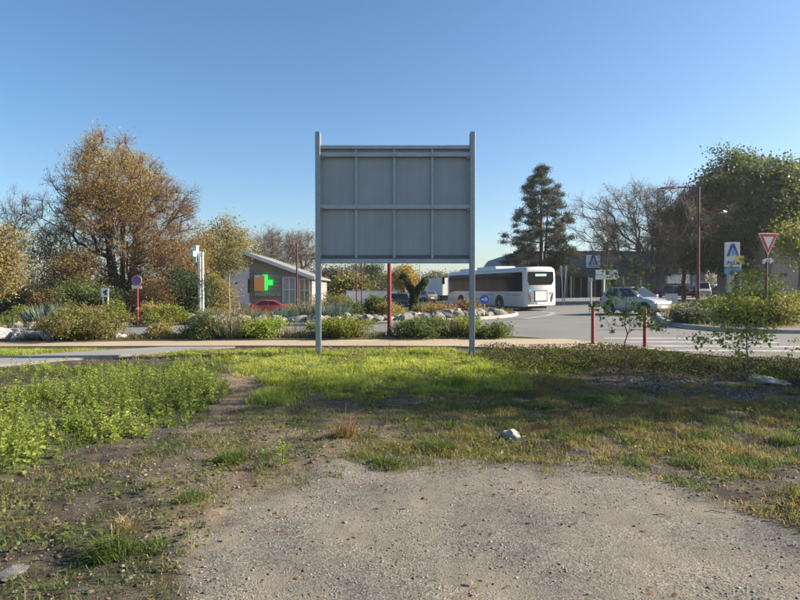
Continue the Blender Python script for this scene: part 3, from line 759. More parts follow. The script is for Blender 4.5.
# far trees seen under the billboard
for i, (px, Y, top, w, cb, lm, lab) in enumerate((
    (338, 90, 270, 36, 290, 'hazy', 'far russet tree under the left corner of the billboard'),
    (366, 120, 264, 30, 284, 'dark', 'far dark umbrella-shaped pine under the billboard, left of the red post'),
    (404, 105, 268, 24, 290, 'gold', 'far golden round tree behind the topiary under the billboard'),
    (380, 130, 274, 28, 292, 'hazy', 'far brown tree right behind the red post under the billboard'),
    (432, 140, 273, 28, 290, 'hazy', 'far pale brown tree right of the topiary'),
    (452, 150, 275, 28, 288, 'hazy', 'far pale tree left of the right billboard post'),
    (350, 75, 282, 26, 296, 'olive', 'small olive tree under the billboard, left of the red post'))):
    crown_tree('far_tree', lab, px, Y, top, w, cb, .2, 70, M['bark'], LM[lm], 100 + i, leaves=70, lsize=.34, sigma=.6, twigs=3, twig_len=1.2, twig_r=.02)
# wooded skyline far off
r_ = np.random.default_rng(120); n_ = 26000
ang = r_.uniform(-1.15, 1.15, n_); dist = r_.uniform(210, 240, n_); xw = dist * np.sin(ang); yw = dist * np.cos(ang) + 0
hw_ = 3.2 + 3.4 * fbm(xw, yw, 26, 1) + 1.6 * vnoise(xw, yw, 7, 2)
zw = hw_ * r_.random(n_) ** .8 + H(xw, yw)
pos = np.stack([xw, yw, zw], 1); Vl, Fl = leaf_quads(pos, unit(r_.normal(size=pos.shape)), r_.uniform(.9, 1.8, n_), r_.uniform(.7, 1.3, n_), r_)
tag(np_mesh('far_wood', Vl, [Fl], LM['hazy'], rnd=r_.random(n_)), 'low russet wood along the far skyline', 'wood', kind='stuff')

# ------------------------------------------------------------------ planting: shrubs, lavender, blades
def spiky(name, label, px, Y, w_px, h_px, leafm, seed, n_b=420, bw=.012, group=None, cat='shrub', flowers=None, xyz=None):
    b0 = xyz or gbase(px, Y); w = w_px / FPX * Y; h = h_px / FPX * Y; r = np.random.default_rng(seed)
    root = thing(name, label, cat, b0, 0, group)
    a = r.random(n_b) * 6.283; rr = np.sqrt(r.random(n_b)) * w * .33
    pos = np.stack([rr * np.cos(a), rr * np.sin(a) * .8, np.zeros(n_b)], 1)
    tilt = rr / (w * .33) * .55 + r.normal(size=n_b) * .16
    d = unit(np.stack([np.cos(a) * tilt, np.sin(a) * tilt, np.ones(n_b)], 1)); L = h * r.uniform(.55, 1.08, n_b) * (1 - .25 * rr / (w * .33))
    s = unit(np.cross(d, unit(r.normal(size=(n_b, 3)))))
    mid = pos + d * L[:, None] * .55; tip = pos + d * L[:, None] + np.array([0, 0, -.08]) * L[:, None] * tilt[:, None]
    V = np.stack([pos - s * bw * .5, pos + s * bw * .5, mid + s * bw * .55, mid - s * bw * .55, tip], 1).reshape(-1, 3); k = np.arange(n_b)[:, None] * 5
    rn = r.random(n_b)
    tag(np_mesh('blades', V, [k + np.array([[0, 1, 2, 3]]), k + np.array([[3, 2, 4]])], leafm, root, rnd=np.concatenate([rn, rn])), kind='stuff')
    if flowers is not None:
        m_ = r.random(n_b) < .5; Vl, Fl = leaf_quads(tip[m_] - d[m_] * .1, d[m_], .14, .03, r)
        tag(np_mesh('flower_spikes', Vl, [Fl], flowers, root, rnd=r.random(m_.sum())), kind='stuff')
    return root
# bed along the near pavement
YB = 19.5
bush('straggly_shrub', 'round straggly ochre shrub beside the white rocks at left', 80, YB, 82, 33, LM['olive'], 201, 130, 120, .07, .14, M['barkred'], twigs=8, power=.5)
spiky('lavender', 'grey-green lavender clump right of the ochre shrub, before the pharmacy', 232, YB, 62, 30, LM['lavender'], 202, 800, .014, flowers=LM['straw'])
bush('low_shrub', 'dark low shrub left of the grey-green lavender clump', 204, YB - .1, 40, 21, LM['green'], 203, 70, 110, .06, .11)
bush('low_shrub', 'bright green low shrub right of the grey-green lavender clump', 264, YB - .1, 36, 20, LM['weed'], 204, 70, 110, .06, .11)
bush('low_shrub', 'yellow-olive shrub in the bed right of the left billboard post', 341, YB, 54, 20, LM['yellowgreen'], 205, 90, 110, .065, .12)
bush('low_shrub', 'dark green shrub right of the red post under the billboard', 424, YB, 66, 18, LM['green'], 206, 120, 130, .065, .13)
spiky('ornamental_grass', 'pale tufted grass left of the right billboard post', 458, YB - .2, 36, 25, LM['straw'], 207, 380, .012)
bush('low_shrub', 'green-yellow shrub right behind the right billboard post', 466, YB, 34, 18, LM['yellowgreen'], 208, 60, 90, .065, .12)
bush('low_shrub', 'low green plants at the right end of the bed', 494, 18.95, 36, 12, LM['green'], 209, 50, 90, .06, .1)
bush('low_shrub', 'small ochre plant in the bed between the ochre shrub and the lavender', 160, YB, 34, 13, LM['ochre'], 210, 45, 90, .06, .1)
spiky('ornamental_grass', 'thin straw grass tuft before the red car', 292, YB, 24, 22, LM['straw'], 211, 160, .01)
# island and verges
for i, (px, Y, w, h, lm, lab) in enumerate((
    (212, 33, 34, 15, 'lavender', 'grey lavender mound under the white cross pole'),
    (246, 31, 40, 20, 'lavender', 'grey lavender mound before the left end of the red car'),
    (286, 30.5, 34, 19, 'agave', 'blue-green lavender mound right of the red car'),
    (312, 31.5, 40, 26, 'lavender', 'tall grey-green lavender mound beside the left billboard post'),
    (334, 30.5, 40, 24, 'agave', 'blue-green lavender mound right of the left billboard post'),
    (404, 32, 30, 8, 'yellowgreen', 'yellow-green tuft at the foot of the topiary'))):
    spiky('lavender', lab, px, Y, w, h, LM[lm], 230 + i, 520, .022, flowers=LM['straw'] if lm == 'lavender' else None)
spiky('yucca', 'large blue-green spiky yucca clump on the left verge', 50, 31, 62, 27, LM['agave'], 240, 420, .06)
spiky('yucca', 'smaller spiky clump at the left edge of the verge', 4, 32, 30, 14, LM['grassdull'], 241, 260, .04)
spiky('yucca', 'yellow spiky clump by the maroon lamp post at the pharmacy', 292, 44, 20, 16, LM['yellowgreen'], 242, 200, .05)
for i, (px, Y, w, h, lm, lab) in enumerate((
    (170, 31, 44, 18, 'yellowgreen', 'yellow-green shrub on the left verge right of the no-parking sign'),
    (152, 32.5, 30, 20, 'ochre', 'ochre shrub just right of the no-parking sign post'),
    (110, 33, 34, 18, 'yellowgreen', 'yellow-green shrub left of the no-parking sign'),
    (88, 32, 34, 14, 'rust', 'russet low shrub on the left verge behind the ochre shrub'),
    (24, 36, 34, 14, 'yellowgreen', 'light green shrub behind the yucca at left'),
    (374, 34, 16, 21, 'green', 'small upright conical shrub under the billboard left of the red post'),
    (354, 36, 26, 13, 'green', 'low green mound left of the conical shrub'),
    (392, 33.5, 26, 11, 'ochre', 'low ochre mound right of the conical shrub'),
    (438, 34, 40, 9, 'rust', 'russet low shrub right of the topiary'),
    (466, 36, 34, 10, 'rust', 'russet low shrub before the bus front wheel'),
    (428, 36, 22, 8, 'olive', 'olive low shrub at the right foot of the topiary'),
    (330, 41, 40, 20, 'olive', 'olive shrub behind the lavender under the left billboard corner'))):
    bush('low_shrub', lab, px, Y, w, h, LM[lm], 260 + i, 60, 90, .1, .17)
for i, (px, Y, w, h, lm, lab) in enumerate((
    (692, 23.3, 38, 13, 'lavender', 'grey-green ground plant at the kerb nose of the right verge'),
    (714, 25.5, 40, 15, 'green', 'green shrub at the foot of the maroon street lamp'),
    (742, 23.5, 50, 23, 'yellowgreen', 'yellow-green shrub below the supermarket pole sign'),
    (778, 22.0, 50, 25, 'olive', 'olive-green shrub at the foot of the give-way sign'),
    (802, 23.5, 50, 30, 'yellowgreen', 'tall yellow-green shrub cut by the right edge'),
    (760, 28, 56, 30, 'green', 'green shrub deeper in the right verge behind the give-way sign'),
    (726, 31, 40, 12, 'olive', 'olive shrub at the back of the right verge'),
    (686, 27, 26, 10, 'ochre', 'small ochre plant left of the maroon street lamp'))):
    bush('low_shrub', lab, px, Y, w, h, LM[lm], 290 + i, 80, 110, .085, .16)

# topiary in the shape of a Y
Y = 37; b0 = gbase(414, Y); tp = thing('topiary', 'dark clipped topiary shaped like a letter Y on the roundabout', 'topiary', b0)
r_ = np.random.default_rng(330)
def topi(pts, rads, n_):
    P_ = []; pts = np.array(pts)
    for k in range(n_):
        t = r_.random() * (len(pts) - 1); i = int(t); f = t - i
        c_ = pts[i] * (1 - f) + pts[i + 1] * f; rd = rads[i] * (1 - f) + rads[i + 1] * f
        P_.append(c_ + unit(r_.normal(size=3)) * rd * r_.random() ** .3)
    return np.array(P_)
sc = Y / FPX; hh = 40 * sc
pos = np.concatenate([topi([(0, 0, 0), (0, 0, hh * .52)], [5.5 * sc, 4.6 * sc], 3600), topi([(0, 0, hh * .45), (-5 * sc, 0, hh * .72), (-9.5 * sc, 0, hh * .95), (-12.5 * sc, 0, hh * .93)], [4.2 * sc, 3.6 * sc, 3.4 * sc, 2.2 * sc], 2600),
                      topi([(0, 0, hh * .45), (6 * sc, 0, hh * .66), (11.5 * sc, 0, hh * .84)], [4.2 * sc, 4.2 * sc, 3.8 * sc], 2600)])
Vl, Fl = leaf_quads(pos, unit(r_.normal(size=pos.shape)), .1, .06, r_); tag(np_mesh('foliage', Vl, [Fl], LM['dark'], tp, rnd=r_.random(len(pos))), kind='stuff')
mb = MB(); mb.tube([(0, 0, -.1), (0, 0, hh * .45)], .12, 6); mb.tube([(0, 0, hh * .4), (-9 * sc, 0, hh * .9)], [.08, .03], 6); mb.tube([(0, 0, hh * .4), (10.5 * sc, 0, hh * .8)], [.08, .03], 6)
mb.build('stem', M['barkdark'], tp)

# ------------------------------------------------------------------ rocks
def rock_mesh(seed, m):
    bm = bmesh.new(); bmesh.ops.create_icosphere(bm, subdivisions=3, radius=1); ph = Vector((seed * 3.7, seed * 1.3, seed * 2.1))
    for v in bm.verts:
        d = v.co.normalized(); q = noise.noise(d * 1.1 + ph) * .45 + noise.noise(d * 2.6 + ph) * .22 + noise.noise(d * 6 + ph) * .07
        v.co = d * (1 + q)
        for k in range(4):          # flat broken faces
            nn = Vector((math.sin(seed * 5 + k * 2.1), math.cos(seed * 3 + k * 1.7), math.sin(k * 1.9 + seed) * .6)).normalized(); dd = v.co.dot(nn)
            if dd > .78: v.co -= nn * (dd - .78) * .85
    me = bpy.data.meshes.new('rock'); bm.to_mesh(me); bm.free(); me.materials.append(m)
    me.polygons.foreach_set('use_smooth', [True] * len(me.polygons)); me.set_sharp_from_angle(angle=R(30))
    return me
RK = [rock_mesh(i + 1, M['rock']) for i in range(6)]; RW = [rock_mesh(i + 11, M['whiterock']) for i in range(4)]
def rock(x, y, s, label, group=None, white=False, name='rock', flat=.62):
    o = bpy.data.objects.new(name, random.choice(RW if white else RK)); C.objects.link(o)
    sx, sy, sz = s * random.uniform(.8, 1.25), s * random.uniform(.7, 1.1), s * flat * random.uniform(.8, 1.2)
    o.location = (x, y, Z(x, y) + sz * .45); o.scale = (sx, sy, sz); o.rotation_euler = (random.uniform(-.2, .2), random.uniform(-.2, .2), random.uniform(0, 6.28))
    return tag(o, label, 'rock', group)
for k in range(104):                 # along the near rim of the roundabout, 24 degrees to 155 degrees
    t = math.pi * (1.08 + .80 * k / 103) + random.uniform(-.015, .015); rr = random.uniform(.84, .955)
    x, y = -3 + 10.0 * rr * math.cos(t), 36.2 + 8.6 * rr * math.sin(t)
    q_ = 'left of the left billboard post' if x < -3.6 else 'seen under the billboard' if x < 3.2 else 'before the bus'
    rock(x, y, random.uniform(.2, .46), 'pale boulder in the rock border of the roundabout, ' + q_, 'roundabout rim rocks ' + q_, random.random() < .08)
for k in range(16):
    x = -14.8 - k * .62 + random.uniform(-.2, .2); y = 29.2 + random.uniform(-.3, .6) + max(0, (2 - k)) * .5
    rock(x, y, random.uniform(.2, .38), 'pale boulder at the road edge of the left verge', 'rocks along the left verge', random.random() < .3)
for k, (px, s, lab) in enumerate(((3, .34, 'white limestone rock at the left edge, leftmost of the row by the pavement'), (20, .36, 'white rock second from the left edge in the row by the pavement'),
                                  (36, .26, 'small grey-white rock third from the left edge in the row by the pavement'), (50, .34, 'broad white rock touching the ochre shrub'),
                                  (119, .2, 'small white rock just right of the ochre shrub'))):
    x = P(px, 300, 19.3).x; rock(x, 19.3, s, lab, None, True, flat=.7)
for k, px in enumerate((146, 168, 184, 300, 312)):
    rock(P(px, 300, 19.6).x, 19.6, .2, 'small grey rock lying in the bed along the pavement', 'small rocks in the pavement bed')
g = G(511, 437); rock(g.x, g.y, .125, 'white stone lying alone in the grass right of centre', None, True, name='stone', flat=.6)
g = G(770, 381); o = rock(g.x, g.y, .3, 'flat pale stone slab right of the leafy sapling', None, True, name='stone_slab', flat=.2)
g = G(12, 572); rock(g.x, g.y, .08, 'dull stone half buried at the lower left edge', None, False, name='stone', flat=.25)

# ------------------------------------------------------------------ posts, signs and lamps
def post_mb(h, r=.03, z0=-.15, sides=10): return MB().tube([(0, 0, z0), (0, 0, h)], r, sides)
def at(px, Y): 
    x = P(px, 300, Y).x; return (x, Y, Z(x, Y))
for px, Y, lab in ((593, 17.0, 'red bollard at the left side of the crossing'), (645, 16.6, 'red bollard at the right side of the crossing, behind the slim sapling')):
    l0 = at(px, Y); t = thing('bollard', lab, 'bollard', l0, 0, 'red bollards at the crossing')
    MB().tube([(0, 0, -.15), (0, 0, 1.02), (0, 0, 1.06)], [.05, .05, .03], 14).build('post', M['red'], t, smooth=True)
    MB().tube([(0, 0, .93), (0, 0, .955)], .0525, 14).build('ring', M['signred'], t, smooth=True)
    MB().tube([(0, 0, 0), (0, 0, .02)], .08, 14).build('base_plate', M['red'], t)
# thick red post under the billboard, its plate hidden behind the panel
l0 = at(390, 21.4); t = thing('sign_post', 'thick red post standing behind the billboard', 'sign post', (l0[0], 20.0, Z(l0[0], 20.0)))
post_mb(3.6, .068, sides=14).build('post', M['red'], t, smooth=True)
MB().tube([(0, 0, .95), (0, 0, 1.0)], .075, 14).build('collar', M['maroon'], t)
MB().prism(disc(0, 3.2, .33), .075, .09).build('sign_plate', M['signback'], t)
# no parking sign
Y = 30; l0 = at(137.5, Y); t = thing('no_parking_sign', 'round blue and red no-parking sign with white plate on a red post', 'road sign', l0)
zc = ztop(280.5, Y) - l0[2]; k = Y / FPX
post_mb(zc + .2, .05, sides=12).build('post', M['red'], t, smooth=True)
f = MB().prism(disc(0, zc, 5.0 * k), -.075, -.055).build('sign_face', M['offwhite'], t)
MB().prism(disc(0, zc, 4.7 * k), -.079, -.0765).build('border', M['signred'], f)
MB().prism(disc(0, zc, 3.7 * k), -.083, -.0805).build('disc', M['blue'], f)
mb = MB(); w = .035; L = 3.5 * k; c45 = math.sqrt(.5)
mb.prism([(-L * c45 - w * c45, zc + L * c45 - w * c45), (-L * c45 + w * c45, zc + L * c45 + w * c45), (L * c45 + w * c45, zc - L * c45 + w * c45), (L * c45 - w * c45, zc - L * c45 - w * c45)], -.087, -.0845); mb.build('slash', M['signred'], f)
MB().box(-4.8 * k, 4.8 * k, -.075, -.055, zc - 8.2 * k, zc - 5.4 * k).build('plate', M['offwhite'], t)
MB().box(-.052, .052, -.055, -.05, zc - 29 * k, zc - 27 * k).build('sticker', M['offwhite'], t)
# blue keep-right arrow
Y = 35.6; l0 = at(484.3, Y); t = thing('arrow_sign', 'round blue sign with white right arrow before the bus', 'road sign', l0)
zc = ztop(299.3, Y) - l0[2]; rr = 5.1 * Y / FPX
post_mb(zc, .03).build('post', M['signback'], t)
f = MB().prism(disc(0, zc, rr), -.06, -.045).build('sign_face', M['offwhite'], t)
MB().prism(disc(0, zc, rr * .94), -.064, -.0615).build('disc', M['blue'], f)
mb = MB(); a = rr
mb.prism([(-.62 * a, zc - .13 * a), (.1 * a, zc - .13 * a), (.1 * a, zc + .13 * a), (-.62 * a, zc + .13 * a)], -.068, -.0655)
mb.prism([(-.05 * a, zc + .42 * a), (.22 * a, zc + .42 * a), (.68 * a, zc), (.22 * a, zc - .42 * a), (-.05 * a, zc - .42 * a), (.3 * a, zc)], -.072, -.0695); mb.build('arrow', M['white'], f)
# give way sign
Y = 22.5; l0 = at(766, Y); t = thing('give_way_sign', 'red and white triangular give-way sign on a maroon post', 'road sign', l0, R(6))
k = Y / FPX; zt_ = ztop(233.5, Y) - l0[2]; zb2 = ztop(255.5, Y) - l0[2]; hw2 = 10.6 * k
post_mb(zb2 + .5, .05, sides=12).build('post', M['maroon'], t, smooth=True)
def tri(s, rnd=.0):
    cz = zt_ - (zt_ - zb2) * .33
    return [(-hw2 * s, cz + (zt_ - cz) * s), (hw2 * s, cz + (zt_ - cz) * s), (0, cz + (zb2 - cz) * s)]
f = MB().prism(tri(1), -.085, -.065).build('sign_face', M['offwhite'], t, bevel=.02)
MB().prism(tri(.91), -.089, -.0865).build('red_triangle', M['signred'], f)
MB().prism(tri(.53), -.093, -.0905).build('white_triangle', M['offwhite'], f)
M['signgreen'] = mat('sign green', (.05, .22, .12), .5)
za = ztop(261.5, Y) - l0[2]
MB().prism([(-6 * k, za - 2.5 * k), (-5.5 * k, za + 1.5 * k), (-2.5 * k, za + 2.8 * k), (2 * k, za + 2.5 * k), (2.4 * k, za + 4 * k), (6.2 * k, za + .8 * k), (2.2 * k, za - 2.8 * k), (2 * k, za - .6 * k), (-2.5 * k, za - .4 * k), (-3.4 * k, za - 2.5 * k)], -.085, -.07).build('arrow_plate', M['offwhite'], t, bevel=.004)
MB().prism([(-2.2 * k, za + .4 * k), (-2 * k, za + 1.7 * k), (2.2 * k, za + 1.6 * k), (2.4 * k, za + .4 * k)], -.0885, -.0865).build('green_stripe', M['signgreen'], t)
# small plates left of the give way sign
Y = 30; l0 = at(740, Y); t = thing('small_sign', 'small yellow plate on a grey post before the supermarket pole sign', 'road sign', l0); k = Y / FPX
z1 = ztop(256, Y) - l0[2]; z0 = ztop(262.5, Y) - l0[2]
post_mb(z1, .035).build('post', M['signback'], t); MB().box(-6 * k, 3 * k, -.06, -.045, z0, z1).build('plate', M['yellow'], t, bevel=.01)
MB().box(-2 * k, 1.5 * k, -.064, -.0615, z0 + 2.6 * k, z0 + 4.2 * k).build('mark', M['signred'], t)
zc = ztop(274, Y) - l0[2]; MB().prism(disc(2.2 * k, zc, 4 * k, 8, .39), .04, .055).build('sign_back', M['signback'], t)
# white direction sign
Y = 42; l0 = at(604, Y); t = thing('direction_sign', 'white arrow-ended direction sign on a white post behind the sapling', 'road sign', l0); k = Y / FPX
z1 = ztop(270, Y) - l0[2]; z0 = ztop(279.5, Y) - l0[2]; zm_ = (z0 + z1) / 2
post_mb(z1 - .05, .06).build('post', M['offwhite'], t)
MB().prism([(-9 * k, zm_ + .03), (-9 * k, z1), (13 * k, z1), (13.2 * k, zm_ + .03)], -.09, -.065).build('board', M['offwhite'], t, bevel=.01)
MB().prism([(-9 * k, z0), (-9 * k, zm_), (12 * k, zm_), (15 * k, (zm_ + z0) / 2), (12 * k, z0)], -.09, -.065).build('arrow_board', M['offwhite'], t, bevel=.01)
Y = 46; l0 = at(591, Y); t = thing('post', 'plain pale grey post left of the white direction sign', 'post', l0); post_mb(ztop(278, Y) - l0[2], .07).build('shaft', M['signback'], t)
MB().box(-.12, .12, -.09, .09, ztop(281, Y) - l0[2], ztop(278, Y) - l0[2] + .02).build('cap', M['signback'], t)
# pair of leaning pale stakes right of the bus
for s, lab in ((-1, 'left one of two pale leaning stakes right of the bus'), (1, 'right one of two pale leaning stakes right of the bus')):
    Y = 52; l0 = at(563.5 + s * .8, Y); t = thing('stake', lab, 'stake', l0); hh = ztop(266, Y) - l0[2]
    MB().tube([(0, 0, -.1), (s * .05, 0, hh * .5), (s * .16, 0, hh)], [.05, .05, .07], 8).build('shaft', M['signback'], t); MB().tube([(s * .145, 0, hh * .9), (s * .162, 0, hh + .01)], [.08, .085], 8).build('cap', M['signback'], t)
# small double white sign left of no parking
Y = 38; l0 = at(105.5, Y); t = thing('small_sign', 'small white plate on two thin posts below the amber tree', 'road sign', l0); k = Y / FPX
z1 = ztop(288, Y) - l0[2]; z0 = ztop(297, Y) - l0[2]
for s in (-1, 1): MB().tube([(s * 2.6 * k, 0, -.1), (s * 2.6 * k, 0, z1 - .1)], .04, 8).build('post', M['offwhite'], t)
pl_ = MB().box(-3.8 * k, 3.8 * k, -.07, -.05, z0, z1).build('plate', M['white'], t)
MB().prism([(-2.4 * k, z0 + 4.2 * k), (-1.6 * k, z0 + 5.6 * k), (1.2 * k, z0 + 7.4 * k), (2.6 * k, z0 + 6.6 * k), (1.6 * k, z0 + 5. * k), (2.2 * k, z0 + 2.2 * k), (-.6 * k, z0 + 1.6 * k), (-.2 * k, z0 + 3.8 * k)], -.074, -.0715).build('mark', M['black'], pl_)
# street lamp with two arms
def lamp(label, px, Y, top_py, arms, r=.075, mt='maroon', name='street_lamp'):
    l0 = at(px, Y); t = thing(name, label, 'street lamp', l0); k = Y / FPX; hp = ztop(top_py, Y) - l0[2]
    MB().tube([(0, 0, -.2), (0, 0, 1.1), (0, 0, 1.12), (0, 0, hp)], [r * 1.35, r * 1.35, r, r * .8], 14).build('pole', M[mt], t, smooth=True)
    MB().tube([(0, 0, -.02), (0, 0, .06)], r * 2.1, 14).build('base', M[mt], t)
    for (dx, py, drop) in arms:
        za = ztop(py, Y) - l0[2]; ex = dx * k; s = 1 if ex > 0 else -1
        MB().tube([(0, 0, za), (ex * .5, -.02, za + .01), (ex * .62, -.02, za - drop * k)], [r * .55, r * .5, r * .45], 10).build('arm', M[mt], t)
        hd = MB(); x0, x1 = ex * .48, ex
        rings = []
        for u, hwd, zt1, zb1 in ((0, .05, .03, -.05), (.25, .12, .07, -.06), (.7, .17, .05, -.05), (1., .06, -.02, -.05)):
            x = x0 + (x1 - x0) * u; zz = za - drop * k * u
            rings.append([(x, -hwd, zz + zb1), (x, hwd, zz + zb1), (x, hwd * .7, zz + zt1), (x, -hwd * .7, zz + zt1)])
        hd.loft(rings); h_ = hd.build('lamp_head', M[mt], t, bevel=.01)
        xa, xb = x0 + (x1 - x0) * .45, x0 + (x1 - x0) * .9
        MB().box(min(xa, xb), max(xa, xb), -.1, .1, za - drop * k * .68 - .085, za - drop * k * .68 - .05).build('lamp_glass', M['lens'], h_)
    return t
lamp('tall maroon street lamp with two arms on the right verge', 698, 31, 186.5, ((-42, 187.5, 1.), (28, 212, -1.)))
lamp('slender distant lamp post before the wide bare tree', 657, 60, 192, ((7, 191, 1.),), .09, 'maroon')
lamp('maroon lamp post in front of the pharmacy right window', 297, 47, 244, ((-4, 243.5, 0.),), .075)
lamp('thin maroon lamp post under the billboard, left one of two', 356.5, 45, 262, ((-4, 262.5, 0),), .05)
lamp('thin maroon lamp post under the billboard, right one of two', 361.5, 52, 256, ((4, 256.5, 0),), .05)
lamp('thin far pole right of the topiary under the billboard', 420, 85, 255, ((4, 255.5, 0),), .06, 'signback')
# pharmacy pole with a cross seen almost edge-on
Y = 42; l0 = at(201.5, Y); t = thing('cross_pole', 'tall white pole carrying a green-white pharmacy cross at its top', 'sign', l0); k = Y / FPX; hp = ztop(253.5, Y) - l0[2]
MB().box(-2.6 * k, -.1 * k, -.14, .14, -.1, hp).build('pole', M['white'], t, bevel=.02); MB().box(.1 * k, 2.2 * k, -.1, .1, -.1, hp - .02).build('pole', M['offwhite'], t, bevel=.02)
MB().box(-5 * k, 2.2 * k, -.12, .12, hp - 2 * k, hp + 1.2 * k).build('bracket', M['white'], t, bevel=.01)
M['crossgreen'] = mat('cross casing pale green', (.42, .58, .50), .4)
mb = MB(); zc = hp - .6 * k
mb.prism([(-a_ * .2, zc + b_ * .2) for a_, b_ in ((-.9, 3), (.9, 3), (.9, .9), (3, .9), (3, -.9), (.9, -.9), (.9, -3), (-.9, -3), (-.9, -.9), (-3, -.9), (-3, .9), (-.9, .9))], -.12, .12)
o = mb.build('cross', M['crossgreen'], t); o.location = (-5.3 * k, 0, 0); o.rotation_euler = (0, 0, R(80))

# ------------------------------------------------------------------ pharmacy
def plankmat(name, c0, c1, scale=7.):
    m, n, l, b = newmat(name); tc = n.new('ShaderNodeTexCoord'); sp_ = n.new('ShaderNodeSeparateXYZ'); l.new(tc.outputs['Object'], sp_.inputs[0])
    mu = n.new('ShaderNodeMath'); mu.operation = 'MULTIPLY'; mu.inputs[1].default_value = scale; l.new(sp_.outputs['Z'], mu.inputs[0])
    fl = n.new('ShaderNodeMath'); fl.operation = 'FLOOR'; l.new(mu.outputs[0], fl.inputs[0]); fr = n.new('ShaderNodeMath'); fr.operation = 'FRACT'; l.new(mu.outputs[0], fr.inputs[0])
    wn = n.new('ShaderNodeTexWhiteNoise'); wn.noise_dimensions = '1D'; l.new(fl.outputs[0], wn.inputs['W'])
    no = n.new('ShaderNodeTexNoise'); no.inputs['Scale'].default_value = 2.5; no.inputs['Detail'].default_value = 6; l.new(tc.outputs['Object'], no.inputs['Vector'])
    ad = n.new('ShaderNodeMath'); ad.operation = 'ADD'; l.new(wn.outputs['Value'], ad.inputs[0]); l.new(no.outputs['Fac'], ad.inputs[1])
    hf = n.new('ShaderNodeMath'); hf.operation = 'MULTIPLY'; hf.inputs[1].default_value = .5; l.new(ad.outputs[0], hf.inputs[0])
    r = ramp(n, [(.2, c0), (.8, c1)]); l.new(hf.outputs[0], r.inputs[0]); l.new(r.outputs[0], b.inputs['Base Color']); b.inputs['Roughness'].default_value = .85
    bp = n.new('ShaderNodeBump'); bp.inputs['Strength'].default_value = .6; bp.inputs['Distance'].default_value = .02; l.new(fr.outputs[0], bp.inputs['Height']); l.new(bp.outputs[0], b.inputs['Normal'])
    return m
M['cladding'] = plankmat('weathered timber cladding', (.2, .175, .16), (.33, .29, .265))
M['wallwhite'] = mat('white render', (.70, .70, .69), .8, 0, .06, 1.5, .1)
M['roofgrey'] = mat('grey roof sheet', (.22, .22, .22), .6, .2, .15, 2)
M['plinth'] = mat('grey plinth', (.28, .29, .30), .8)
M['warmwood'] = emat('orange lit display', (.5, .23, .08), .1)
M['ledgreen'] = emat('green led', (.02, .75, .06), .8)
M['poster'] = mat('shop window display', (.36, .24, .14), .5, 0, .5, 1.6)
M['windowgrey'] = mat('pale window film', (.33, .34, .33), .3, 0, .3, 1.2)
Y = 54; pb = Hf(-14, Y)
ph = thing('pharmacy', 'low timber-clad pharmacy with asymmetric gable roof and green led cross', 'building', (0, Y, pb))
def fx(px): return P(px, 300, Y).x
def fz(py): return P(400, py, Y).z - pb
depth = 11
zE = fz(282); pk = (fx(246), fz(254.5)); le = (fx(226), fz(266)); re = (fx(312), fz(278.6)); base = -.3
MB().prism([(fx(226.5), base), (fx(312), base), (fx(312), re[1]), pk, (fx(226.5), le[1])], 0, depth).build('wall', M['cladding'], ph)
MB().box(fx(224.5), fx(249.5), -.06, -.012, fz(306), fz(267)).build('white_wall', M['wallwhite'], ph)
MB().box(fx(224), fx(312.5), -.07, -.062, base, fz(306)).build('plinth', M['plinth'], ph)
d_ = MB().box(fx(231), fx(248), -.1, -.066, fz(304), fz(279)).build('door', M['white'], ph)
MB().box(fx(236), fx(237.5), -.14, -.105, fz(284), fz(282)).build('handle', M['black'], d_)
for (pa, za_, pb_, zb1) in ((246, 253.6, 316, 279.2), (246, 253.6, 214, 268.4)):
    x0, z0, x1, z1 = fx(pa), fz(za_), fx(pb_), fz(zb1)
    mb = MB(); mb.prism([(x0, z0), (x1, z1), (x1, z1 + .16), (x0, z0 + .16)], -.7, depth + .4); rf = mb.build('roof', M['roofgrey'], ph)
    mb = MB(); mb.prism([(x0, z0 - .12), (x1, z1 - .12), (x1, z1 + .2), (x0, z0 + .2)], -.76, -.705); mb.build('fascia', M['offwhite'], rf)
MB().box(fx(244.2), fx(248), -.05, -.02, fz(263), fz(258)).build('vent', M['black'], ph)
MB().box(fx(248.2), fx(249.8), -.09, -.065, fz(293), fz(279)).build('wall_lamp', M['black'], ph)
for (a, b_, c_, d, mm) in ((283, 295.5, 304, 277.5, 'windowgrey'), (299.5, 309.5, 304, 279, 'poster')):
    w_ = MB().box(fx(a), fx(b_), -.05, -.02, fz(c_), fz(d)).build('window', M[mm], ph)
    fr_ = MB()
    for q in (a, (a + b_) / 2, b_): fr_.box(fx(q) - .05, fx(q) + .05, -.085, -.053, fz(c_), fz(d))
    for zz in (c_, (c_ * .45 + d * .55), d): fr_.box(fx(a) - .05, fx(b_) + .05, -.092, -.086, fz(zz) - .05, fz(zz) + .05)
    fr_.build('frame', M['offwhite'], w_)
sg = MB().box(fx(255.3), fx(265.6), -.42, -.3, fz(291), fz(275.3)).build('sign_board', M['warmwood'], ph)
MB().box(fx(254.6), fx(256.0), -.40, -.1, fz(290.8), fz(275.5)).build('sign_side', M['black'], sg)
MB().box(fx(256), fx(261), -.45, -.425, fz(277.8), fz(275.3)).build('white_tag', M['white'], sg)
cx, cz = fx(265.6), fz(282.5); s = (fx(273.2) - cx) / 3
MB().prism([(cx + a_ * s, cz + b_ * s) for a_, b_ in ((-1, 3), (1, 3), (1, 1), (3, 1), (3, -1), (1, -1), (1, -3), (-1, -3), (-1, -1), (-3, -1), (-3, 1), (-1, 1))], -.28, -.16).build('led_cross', M['ledgreen'], ph)
text_part('PHARMACIE', .42, M['offwhite'], ph, ((fx(259) + fx(277)) / 2, -.06, fz(296)))

